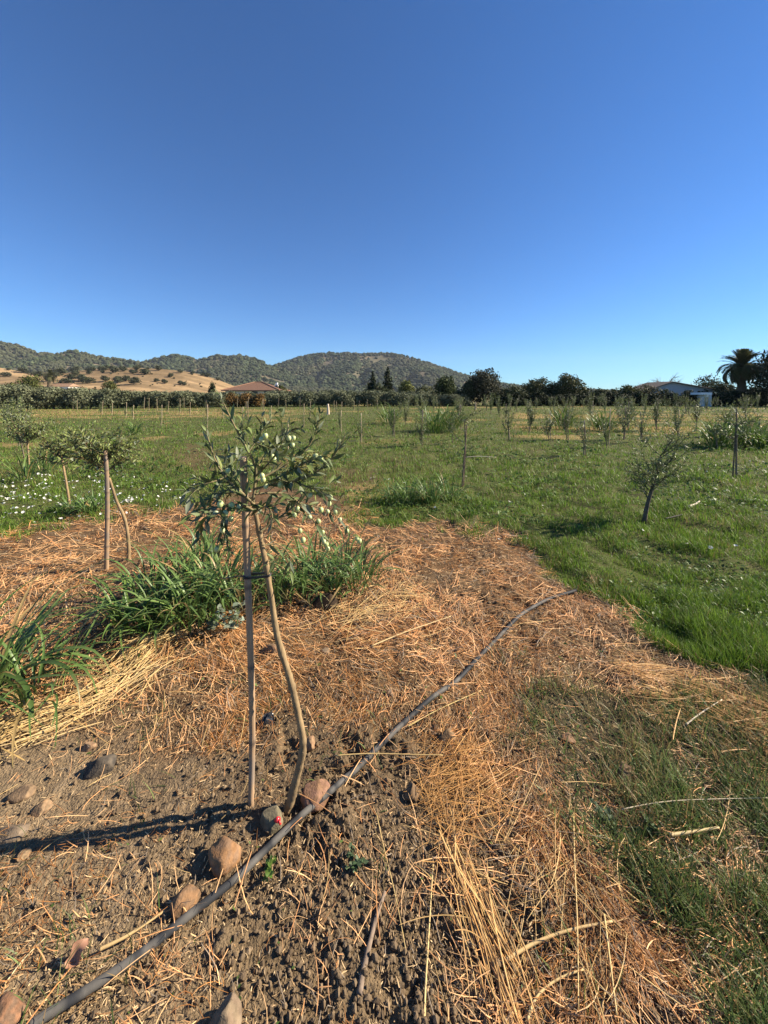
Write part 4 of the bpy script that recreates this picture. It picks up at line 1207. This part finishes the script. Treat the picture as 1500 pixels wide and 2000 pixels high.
# pale twig lying out from the sparse sapling
def lying_stick(name, pts, r, col, label, lift=.01, mat=None, cat='stick', seed=0, d=None, n=24):
    if d is None:
        P = np.array([(*gp(a, e), 0) for a, e in pts])
        P[:, 2] = H(P[:, 0], P[:, 1], False) + lift
        o = P.mean(0)
    else:
        P = np.array([at(a, e, d) for a, e in pts]); o = P[0].copy()
    if name == 'straw_stalk': r *= .72
    q = smooth_path(P - o, n)
    b = MB(); b.tube(q, np.linspace(r, r * .6, len(q)), 8, col, True, .15, seed)
    s = b.build(name, mat or M_cane); s.location = o
    return tag(s, label, cat)
lying_stick('twig', [(910, 893), (930, 891), (950, 892), (969, 893)], .006, (.55, .47, .34), 'pale horizontal twig reaching from the sparse sapling', d=6.26)
lying_stick('twig', [(1345, 996), (1358, 992), (1366, 983)], .016, (.45, .38, .28), 'pale bent twig lying on the grass beside the feathery sapling', .03)
lying_stick('twig', [(1300, 1017), (1333, 1015)], .012, (.06, .05, .04), 'short dark twig on the grass below the pale bent one', .03)
lying_stick('stick', [(702, 1935), (708, 1895), (718, 1850), (728, 1810), (737, 1775), (752, 1735)], .0085, (.20, .15, .11), 'dark peeling stick half buried in loose soil near the bottom', .008, M_bark)
lying_stick('straw_stalk', [(828, 2010), (830, 1930), (836, 1840), (841, 1760), (846, 1680)], .0042, (.62, .46, .20), 'thick pale straw stalk beside the dark peeling stick', .012, M_straw, 'straw')
lying_stick('straw_stalk', [(735, 1590), (750, 1660), (772, 1740), (792, 1850)], .0026, (.58, .42, .17), 'thin kinked straw crossing the soil under the pipe', .016, M_straw, 'straw')
lying_stick('straw_stalk', [(870, 1640), (900, 1720), (935, 1800), (965, 1870), (990, 1950)], .0050, (.62, .44, .18), 'thick bundle straw sloping down from the rusty heap', .02, M_straw, 'straw')
lying_stick('straw_stalk', [(885, 1640), (915, 1715), (950, 1800), (985, 1860)], .0040, (.55, .38, .14), 'second straw of the bundle sloping from the rusty heap', .024, M_straw, 'straw')
lying_stick('straw_stalk', [(985, 1880), (1040, 1845), (1110, 1820), (1200, 1806)], .0062, (.60, .42, .19), 'broad dry stalk lying level at the edge of the dark grass', .02, M_straw, 'straw')
lying_stick('straw_stalk', [(1030, 2000), (1045, 1950), (1090, 1915), (1140, 1900)], .0045, (.60, .44, .20), 'curved dry stalk below the broad level one', .02, M_straw, 'straw')
lying_stick('straw_stalk', [(1308, 1638), (1350, 1632), (1404, 1621)], .0075, (.62, .47, .23), 'short thick pale stalk on the dark mixed grass', .03, M_straw, 'straw')
lying_stick('straw_stalk', [(1215, 1590), (1290, 1573), (1400, 1566), (1500, 1562)], .0022, (.62, .52, .36), 'long thin whitish straw across the dark mixed grass', .035, M_straw, 'straw')
lying_stick('straw_stalk', [(1120, 1600), (1122, 1700), (1128, 1800), (1130, 1990)], .0032, (.58, .41, .17), 'long upright-looking straw ending at the bottom edge', .03, M_straw, 'straw')
lying_stick('straw_stalk', [(1180, 1800), (1190, 1880), (1205, 2000)], .0038, (.58, .41, .17), 'straight straw near the bottom beside the dark grass', .03, M_straw, 'straw')
lying_stick('straw_stalk', [(655, 1489), (720, 1484), (800, 1487), (865, 1488)], .0034, (.60, .42, .17), 'straight straw laid across the pipe behind the red stone', .038, M_straw, 'straw')
lying_stick('straw_stalk', [(795, 1425), (850, 1398), (940, 1345)], .0034, (.60, .46, .18), 'yellow straw running alongside the far reach of the pipe', .012, M_straw, 'straw')
lying_stick('straw_stalk', [(193, 1846), (250, 1820), (322, 1772)], .0060, (.60, .42, .19), 'flat tan stalk pointing at the brown stone by the pipe', .012, M_straw, 'straw')
lying_stick('straw_stalk', [(10, 1910), (45, 1862), (88, 1822)], .0024, (.66, .53, .30), 'pale thin straw on bare soil above the cut-off stone', .012, M_straw, 'straw')
lying_stick('straw_stalk', [(1340, 1420), (1370, 1398), (1410, 1375)], .0045, (.66, .57, .42), 'whitish bent stalk at the far rim of the mixed grass', .03, M_straw, 'straw')
lying_stick('straw_stalk', [(725, 1277), (790, 1248), (880, 1212)], .0052, (.62, .46, .22), 'long pale stalk in the straw before the pipe', .03, M_straw, 'straw')
# dry curled leaf
b = MB(); n = 12
u, v = np.meshgrid(np.linspace(-1, 1, n), np.linspace(-1, 1, n))
w = np.sqrt(np.clip(1 - u * u, 0, 1)) * .55 + .05
P = np.stack([u * .027, v * w * .027 + .004 * np.sin(5 * u), .011 * (v * w) ** 2 * 2 + .006 * np.sin(3 * u)], -1)
i, j = np.meshgrid(np.arange(n - 1), np.arange(n - 1), indexing='ij'); a = (i * n + j).ravel()
b.add(P.reshape(-1, 3), np.stack([a, a + 1, a + n + 1, a + n], 1), None, (.36, .19, .115))
b.add(P.reshape(-1, 3) - (0, 0, .0015), np.stack([a, a + n, a + n + 1, a + 1], 1), None, (.38, .17, .09))
o = b.build('dry_leaf', M_straw); x0, y0 = gp(150, 1862); o.location = (x0, y0, h1(x0, y0) + .026); o.rotation_euler = (.5, -.5, 1.05)
tag(o, 'terracotta-coloured curled dry leaf on bare soil', 'leaf')

# ------------------------------------------------------------------ tufts of broad green grass
TUFT_A, TUFT_B = (.072, .135, .032), (.150, .225, .062)
def tuft(px, py, hgt, spread, nl, label, seed, width=.014, ca=TUFT_A, cb=TUFT_B, rad=.08, group=None, up=.35, name='grass_tuft', stems=4):
    x0, d = gp(px, py)
    g = rng(seed)
    t = thing(name, (x0, d, h1(x0, d)), label, 'grass tuft', group)
    b = MB()
    az = g.random(nl) * 6.283
    off = np.stack([np.cos(az), np.sin(az)], 1) * (rad * np.sqrt(g.random(nl)))[:, None]
    L = np.hypot(hgt, spread) * g.uniform(.40, 1.05, nl)
    segs = 9
    tt = np.arange(segs + 1) / segs
    th0 = g.uniform(.08, up + .5, nl); bd = g.uniform(.9, 2.5, nl)
    th = th0[:, None] + bd[:, None] * tt ** 1.5
    st = (L / segs)[:, None]
    hx = np.concatenate([np.zeros((nl, 1)), np.cumsum(np.sin(th[:, :-1]) * st, 1)], 1)
    hz = np.concatenate([np.zeros((nl, 1)), np.cumsum(np.cos(th[:, :-1]) * st, 1)], 1)
    aa = az[:, None] + (g.normal(size=nl) * .5)[:, None] * tt
    z0 = np.abs(g.normal(size=nl)) * hgt * .15
    P = np.stack([off[:, :1] + hx * np.cos(aa), off[:, 1:] + hx * np.sin(aa), np.maximum(z0[:, None] + hz, .012)], 2)
    sa = aa + 1.57
    S = np.stack([np.cos(sa), np.sin(sa), 0 * sa], 2)
    T = nrm(np.gradient(P, axis=1)); N = np.cross(S, T)
    w = (width * g.uniform(.6, 1.25, nl)[:, None] * .5 * np.interp(tt, [0, .25, .6, 1], [.55, 1, .85, .03]))[..., None]
    V = np.stack([P - S * w - N * w * .35, P, P + S * w - N * w * .35], 2)
    col = var(g, nl, ca, cb, .16)
    dry = g.random(nl) < .08
    col[dry] = (.34, .24, .10)
    col = np.repeat(col[:, None, :], segs + 1, 1)
    tipw = (g.random(nl) < .35)[:, None] * sst((tt - .72) / .25)[None]
    col = col * (1 - tipw[..., None]) + np.array((.32, .25, .10)) * tipw[..., None]
    b.ribbons(V, col)
    b.build('blades', M_blade, t)
    return t
tuft(-40, 1350, .30, .66, 120, 'big tuft of long drooping blades cut off by the picture edge', 501, .021, rad=.14, up=.85)
tuft(70, 1345, .34, .32, 50, 'low spreading blades just behind the big edge tuft', 502, .013, rad=.16, up=.8)
for k, (px, py, h, s, n, lab) in enumerate((
        (262, 1222, .34, .26, 60, 'bright green tuft at the outer end of the middle clump, nearest the second stake'),
        (330, 1225, .34, .25, 70, 'front tuft of the middle clump, left of the grey-leaved weed'),
        (385, 1215, .40, .25, 70, 'front tuft of the middle clump just behind the grey-leaved weed'),
        (300, 1175, .40, .26, 60, 'tall tuft behind the bright green outer one'),
        (355, 1165, .46, .26, 75, 'tall dark tuft in the heart of the middle clump'),
        (425, 1170, .46, .26, 75, 'dark tuft behind the nearest stake, far side of the clump'),
        (470, 1190, .40, .24, 60, 'tuft directly behind the nearest stake and its tie'),
        (395, 1115, .44, .28, 60, 'rear tuft of the middle clump under the low olive branch'),
        (540, 1172, .32, .26, 65, 'tuft right behind the upper trunk of the fruiting sapling'),
        (595, 1165, .32, .28, 75, 'dense tuft between the sapling trunk and the dark clod'),
        (650, 1158, .30, .28, 75, 'dense tuft behind the black-brown earth clod'),
        (705, 1148, .27, .28, 60, 'outermost low tuft of the clump on the straw'),
        (610, 1120, .34, .30, 60, 'rear tuft under the drooping fruit twigs'),
        (675, 1115, .28, .30, 50, 'rear tuft behind the outermost low one'))):
    tuft(px, py, h, s, n, lab, 510 + k, .015 if k > 7 else .018, rad=.14, ca=(.060, .125, .028) if k == 0 else TUFT_A, cb=(.16, .24, .05) if k == 0 else TUFT_B)
# lone thin tufts
for k, (px, py, h, s, n, lab, wd) in enumerate((
        (770, 980, .22, .3, 40, 'near end of the low dark tuft before the sparse sapling', .014),
        (800, 984, .26, .3, 60, 'dark bent tuft in the row before the sparse sapling', .016),
        (840, 982, .34, .34, 80, 'tallest bright tuft just before the sparse sapling', .016),
        (880, 975, .30, .34, 60, 'tuft at the very foot of the sparse sapling', .016),
        (52, 945, .55, .5, 50, 'long arching blades beside the edge saplings above the flowers', .02),
        (90, 925, .5, .5, 40, 'second arching blade tuft closer to the bushy sapling', .02),
        (185, 1000, .16, .3, 60, 'low dark green weed at the foot of the second stake', .02),
        (148, 1000, .13, .3, 40, 'low dark green weed at the foot of the bushy sapling', .02),
        (262, 850, .55, .45, 60, 'round dark green tuft far behind the kinked sapling', .03),
        (30, 1235, .3, .1, 5, 'few thin upright blades behind the edge tuft', .008))):
    tuft(px, py, h, s, n, lab, 540 + k, wd, rad=.14)
# tall bright reeds in the far field
for k, (px, py, h, w, lab) in enumerate((
        (850, 846, 1.25, .022, 'tall bright green reed clump in the far field before the round tree'),
        (878, 843, 1.1, .022, 'second tall reed clump beside the brightest far one'),
        (1100, 838, 1.2, .022, 'bright green reed clump before the peaked pine'),
        (760, 828, 1.0, .022, 'faint reed clump before the yellow-green tree'),
        (1180, 842, .9, .022, 'small bright reed clump before the yellowish bushy tree'),
        (1412, 872, .95, .03, 'leafy green clump behind the tall dark stake'),
        (1462, 868, .9, .03, 'leafy green clump right of the tall dark stake'),
        (1490, 875, .6, .03, 'dark low clump cut off by the edge beside the stake'))):
    tuft(px, py, h, .5, 120, lab, 560 + k, w * 1.6, ca=(.07, .13, .025), cb=(.14, .21, .05), rad=.45, name='reed_clump', up=.2)

# grey-leaved weed and small green weeds by the pipe
def leafy_weed(px, py, h, w, n, leaf, label, seed, ca, cb, name='weed'):
    x0, d = gp(px, py); g = rng(seed)
    t = thing(name, (x0, d, h1(x0, d)), label, 'weed')
    b = MB(); sb = MB()
    for k in range(max(4, n // 9)):
        a = g.random() * 6.28; e = np.array([math.cos(a) * w * g.uniform(.2, 1), math.sin(a) * w * g.uniform(.2, 1), h * g.uniform(.4, 1)])
        p = smooth_path([(0, 0, 0), e * [.35, .35, .7], e], 10)
        sb.tube(p, np.linspace(.0022, .001, 10), 5, (.12, .14, .06))
        i = g.integers(2, 10, 9)
        D = g.normal(size=(9, 3)); D[:, 2] = np.abs(D[:, 2]) * .5
        sz = leaf * g.uniform(.6, 1.2, 9)
        b.leaves(p[i], D, np.tile([0, 0, 1.], (9, 1)) + .4 * g.normal(size=(9, 3)), sz, sz * .72, var(g, 9, ca, cb, .12), 4, .15, .2)
    sb.build('stems', M_grass, t); b.build('leaves', M_grass, t)
leafy_weed(452, 1238, .20, .12, 100, .035, 'grey-green round-leaved weed at the front of the tufts beside the stake', 580, (.20, .25, .17), (.30, .34, .25))
leafy_weed(412, 1232, .10, .08, 50, .032, 'smaller grey-leaved weed creeping beside the bigger one', 581, (.20, .25, .17), (.30, .34, .25))
leafy_weed(522, 1698, .035, .035, 60, .014, 'tiny bright green weed under the pipe near the oval stone', 582, (.09, .17, .025), (.17, .26, .05))
leafy_weed(690, 1690, .035, .05, 70, .016, 'small blue-green clover-like weed on loose soil under the pipe', 583, (.07, .12, .05), (.12, .17, .085))
leafy_weed(1180, 1600, .05, .05, 50, .018, 'small blue-green weed by the whitish straw', 584, (.09, .13, .07), (.15, .19, .11))
leafy_weed(1275, 1625, .05, .05, 50, .018, 'small dark green weed left of the short thick stalk', 585, (.05, .09, .03), (.09, .14, .05))

# ------------------------------------------------------------------ white flowers
flower_m = []
for q in range(4):
    g = rng(590 + q); b = MB(); n = 14
    a = np.arange(n) * 2 * math.pi / n
    r = .020 * (1 + .10 * np.cos(5 * a))
    v = [(0, 0, 0)] + [(r_ * .4 * math.cos(t_), r_ * .4 * math.sin(t_), .006) for r_, t_ in zip(r, a)] + [(r_ * math.cos(t_), r_ * math.sin(t_), .012 + .002 * g.normal()) for r_, t_ in zip(r, a)]
    i = np.arange(n); j = (i + 1) % n
    b.add(v, np.stack([1 + i, 1 + n + i, 1 + n + j, 1 + j], 1), np.stack([0 * i, 1 + i, 1 + j], 1), (.72, .71, .66))
    b.tube([(0, 0, 0), (.004, 0, -.03), (.003, .003, -.06)], [.002, .0015, .0015], 5, (.09, .13, .03))
    flower_m.append(b.mesh('white_flower', M_petal))
g = rng(595)
fl = []
while len(fl) < 270:
    px, py = g.uniform(-40, 400), g.uniform(905, 1035)
    if py > 1035 - max(0, px - 40) * .12 or py < 925 - .12 * (px - 100) * (px < 100): continue
    if g.random() > math.exp(-((py - 960) / 50) ** 2) * (1 - .5 * (px > 250)): continue
    k = 1 + (g.random() < .35) * g.integers(1, 4)
    for _ in range(k): fl.append((px + g.normal() * 7, py + g.normal() * 4, 0))
for px, py in ((1030, 1062), (1210, 1052), (1342, 1070), (1388, 1082), (1437, 1081), (975, 1062), (1255, 1048), (730, 937), (760, 940), (790, 944), (850, 1000), (910, 935), (995, 990), (1060, 993), (725, 940), (1410, 905), (1425, 915), (1440, 912), (1465, 905), (1480, 918), (1490, 908), (1368, 915), (1380, 925)):
    fl.append((px, py, 1))
for k, (px, py, w) in enumerate(fl):
    x0, d = gp(px, py)
    o = link('white_flower', flower_m[k % 4])
    sc = g.uniform(.42, .95) * (1.1 if d > 4.5 else 1)
    o.location = (x0, d, h1(x0, d) + .045 + .02 * g.random()); o.scale = (sc,) * 3
    o.rotation_euler = (g.normal() * .4 - .1, .3 + g.normal() * .4, g.random() * 6)
    tag(o, 'single white flower scattered over the green field grass' if w else 'small white flower in the flowering patch below the edge saplings', 'flower', 'scattered field flowers' if w else 'flowers of the white patch')

# ------------------------------------------------------------------ rows of young olives across the field
sap = []
for s_ in range(14):
    g = rng(640 + s_); hgt = g.uniform(1.05, 1.4)
    lb, tb = MB(), MB()
    ln = g.normal(size=2) * .07; fork = g.uniform(.3, .75)
    P = smooth_path([(0, 0, -.05), (ln[0] * .4, ln[1] * .4, fork * .5), (ln[0], ln[1], fork)], 14)
    tb.tube(P, np.linspace(.017, .010, 14), 6, (.15, .12, .085))
    wide_ = g.uniform(.22, .46); nb = g.integers(9, 19)
    lens = g.uniform(.3, 1., nb) ** g.uniform(.5, 1.6)
    for k in range(nb):
        a = k * 2.4 + g.normal() * .8; p = P[g.integers(4, 14)]
        up_ = g.uniform(.05, 1.) if g.random() < .35 else lens[k]
        e = np.array([math.cos(a) * wide_ * g.uniform(.2, 1), math.sin(a) * wide_ * g.uniform(.2, 1), (hgt - p[2]) * up_])
        path = smooth_path([p, p + e * .5 + g.normal(size=3) * .05, p + e], 10)
        tb.tube(path, np.linspace(.006, .002, 10), 4, (.17, .15, .10))
        shoot_leaves(lb, path, g, g.uniform(.075, .10), .023, .038, .45, .1)
    sap.append((lb.mesh('foliage', M_olive_leaf), tb.mesh('trunk', M_bark)))
b = MB(); zz = np.linspace(-.05, 1.05, 12); b.tube(np.stack([.01 * np.sin(zz * 4), 0 * zz, zz], 1), .013, 6, (.17, .13, .10)); STK = b.mesh('stake', M_cane)
b = MB(); b.tube(np.stack([.012 * np.sin(zz * 3), 0 * zz, zz], 1), .012, 6, (.40, .31, .20)); STK2 = b.mesh('stake', M_cane)
def field_sapling(x0, d, label, group, k, g, sc=1., staked=True, slim=1.):
    t = thing('olive_sapling', (x0, d, h1(x0, d)), label, 'olive tree', group, g.random() * 6)
    f, tr_ = sap[(k * 5 + int(g.random() * 14)) % 14]
    link('foliage', f, t); link('trunk', tr_, t)
    t.scale = (sc * slim * g.uniform(.8, 1.2), sc * slim * g.uniform(.8, 1.2), sc)
    if staked:
        o = link('stake', STK2 if g.random() < (.85 if slim < 1 else .45) else STK); o.location = (x0 + .05, d + .03, h1(x0, d)); o.scale = (1, 1, g.uniform(.75, 1.1)); o.rotation_euler = (g.normal() * .03, g.normal() * .03, g.random() * 6)
        tag(o, 'thin stake standing beside a young olive in the field rows', 'stake', 'stakes of the field rows')
g = rng(630)
named = [(821, 873, 'small sapling in the open middle of the field before the tall reeds', .8), (994, 860, 'slender sapling before the low rounded dark tree', .95), (1033, 845, 'young olive before the ragged-topped pine', 1.), (1073, 860, 'young olive beside the bright reed clump before the pine', .95),
         (1108, 860, 'young olive directly in front of the bright pine-side reeds', .9), (1140, 893, 'thin sapling standing nearer than its row between reeds and feathery sapling', .9), (1186, 874, 'leaning young sapling left of the feathery one', .85), (1218, 860, 'tall young olive before the yellowish bushy tree', 1.15),
         (1253, 865, 'young olive behind the feathery sapling', 1.), (1281, 843, 'young olive before the left end of the shed', 1.), (1325, 855, 'double-stemmed young olive before the shed peak', 1.1), (1360, 840, 'young olive before the white doorway', 1.), (703, 866, 'lone thin sapling behind the outer right leaves of the fruiting one', .7)]
taken = []
for k, (px, py, lab, sc) in enumerate(named):
    x0, d = gp(px, py); field_sapling(x0, d, lab, None, k, g, sc); taken.append((x0, d))
n = 0
for r_ in range(1, 15):
    for i in range(-12, 24):
        x0 = 3.1 + 2.85 * (r_ - 1) - 1.9 * i + g.normal() * .12; d = 4.56 + 2.85 * (r_ - 1) + 1.85 * i + g.normal() * .12
        if d < 8.5 or d > 40 or abs(x0) > d * 1.06 + 1: continue
        px = CX + F * x0 / d
        if any(math.hypot(x0 - a, d - e) < 1.0 for a, e in taken): continue
        left = px < 760
        if g.random() < (.3 if left else .03) or n > 290: continue
        n += 1
        sc = g.uniform(.5, .75) if left else g.uniform(.75, 1.1)
        far_ = d > 17
        field_sapling(x0, d, ('short thin young olive of the sparse rows toward the house' if left else 'young olive of the rows along the far side before the dark hedge') if far_ else
                      ('thin young olive in the sparse middle of the green field' if left else 'young olive in the nearer rows before the dry golden strip'),
                      ('sparse far rows' if left else 'dense far rows') if far_ else ('sparse middle rows' if left else 'rows before the golden strip'), n, g, sc * (1 if left else np.interp(d, [16, 30], [1, 1.18])), g.random() < (1. if left else .45), .62 if left else 1.)
for k in range(7):
    i = k + 3
    x0, d = -.34 - 1.9 * i, 1.41 + 1.85 * i
    if i > 3: field_sapling(x0 - .3, d, 'young olive farther along the edge row behind the third sapling', 'far end of the edge row', k, g, 1.1, False)
# posts
lying_stick('fence_post', [(928, 803), (928.5, 795), (929, 786)], .09, (.36, .27, .17), 'pale wooden post standing before the tall broad dark oak', d=34, n=8)
lying_stick('plume', [(641, 812), (641, 800), (640.5, 789)], .11, (.62, .50, .36), 'pale cream plume standing up in the far middle of the field', d=27, n=8, mat=M_straw, cat='dry plume')

# swaths of cut stalks lying side by side
def swath(name, pts, half, n, L, W, label, seed, ca=(.68, .50, .24), cb=(.50, .33, .12), jit=.16):
    g = rng(seed)
    P = np.array([gp(*p) for p in pts]); t = g.random(n) * (len(P) - 1)
    x = np.interp(t, np.arange(len(P)), P[:, 0]); y = np.interp(t, np.arange(len(P)), P[:, 1])
    i = np.clip(t.astype(int), 0, len(P) - 2); dv = P[i + 1] - P[i]
    az = np.arctan2(dv[:, 1], dv[:, 0])
    off = g.normal(size=n) * half
    x, y = x - np.sin(az) * off, y + np.cos(az) * off
    b = MB(); ground_straw(b, x, y, g, L * g.uniform(.4, 1.2, n), W * g.uniform(.5, 1.3, n), var(g, n, ca, cb, .2), az + g.normal(size=n) * jit, .06, .25, 6, .014)
    o = b.build(name, M_straw)
    return tag(o, label, 'straw bundle')
swath('straw_swath', [(-60, 1450), (60, 1418), (190, 1362), (290, 1300)], .075, 170, .30, .0056, 'pale swath of thick cut stalks sweeping up from the edge under the big tuft', 901, jit=.45)
swath('straw_swath', [(230, 1300), (280, 1262), (330, 1232)], .07, 120, .22, .0055, 'short pale swath of cut stalks in front of the middle clump', 902, jit=.45)
swath('straw_swath', [(650, 1225), (740, 1190), (830, 1165)], .12, 170, .22, .0036, 'pale swath of cut straw beyond the black-brown clod', 903, jit=.6)
swath('straw_swath', [(870, 1610), (905, 1700), (945, 1800), (985, 1900), (1010, 1990)], .024, 48, .34, .0038, 'narrow golden sheaf of straw running down to the bottom edge', 904, (.62, .40, .16), (.46, .25, .085))
swath('straw_swath', [(820, 1560), (900, 1540), (950, 1480)], .09, 300, .18, .0022, 'rusty orange heap of straw between pipe and dark grass', 905, (.56, .31, .10), (.36, .17, .045), 1.0)
swath('straw_swath', [(1230, 1330), (1330, 1345), (1450, 1390), (1560, 1440)], .12, 420, .26, .0034, 'orange tan band of straw below the lush grass edge', 906, (.60, .37, .14), (.42, .22, .07), .4)
swath('straw_swath', [(1090, 1640), (1120, 1750), (1150, 1880), (1170, 2000)], .11, 55, .24, .0021, 'loose upright-lying straws along the dark grass near the bottom', 907, (.60, .42, .18), (.44, .27, .09), .7)

# ------------------------------------------------------------------ thin autumn haze
hb = MB(); hb.box((-2600, -300, -40), (2600, 2600, 240))
HM = bpy.data.materials.new('haze_mat'); HM.use_nodes = True
hn = HM.node_tree; hn.nodes.remove(hn.nodes['Principled BSDF'])
pv = hn.nodes.new('ShaderNodeVolumePrincipled'); pv.inputs['Density'].default_value = .00008; pv.inputs['Color'].default_value = (.80, .88, 1, 1)
hn.links.new(pv.outputs[0], hn.nodes['Material Output'].inputs['Volume'])
haze = hb.build('haze', HM, None, False)
tag(haze, 'thin pale blue haze softening the far hills', None, None, 'stuff')

# loose straws that have blown across the pipe
g = rng(920); b = MB()
ii = np.concatenate([g.integers(30, 236, 20), g.integers(120, 236, 30)]); L = g.uniform(.04, .15, 50)
az = g.random(50) * 6.28; t = np.linspace(-.5, .5, 6)
X = qx[ii][:, None] + np.cos(az)[:, None] * L[:, None] * t + g.normal(size=(50, 1)) * .02
Y = qy[ii][:, None] + np.sin(az)[:, None] * L[:, None] * t + g.normal(size=(50, 1)) * .02
Zz = qz[ii][:, None] + .0165 - .05 * (t ** 2)[None] * L[:, None] * 2 + .1 * g.normal(size=(50, 1)) * t * L[:, None]
T = np.stack([-np.sin(az), np.cos(az), 0 * az], 1)[:, None] * (g.uniform(.0008,   .0019, 50))[:, None, None]
P = np.stack([X, Y, Zz], 2)
b.ribbons(np.stack([P - T, P + np.array((0, 0, .0012)), P + T], 2), var(g, 50, STRAW_A, STRAW_B, .2))
tag(b.build('pipe_straw', M_straw), 'straws blown across the irrigation pipe', 'straw', None, 'stuff')
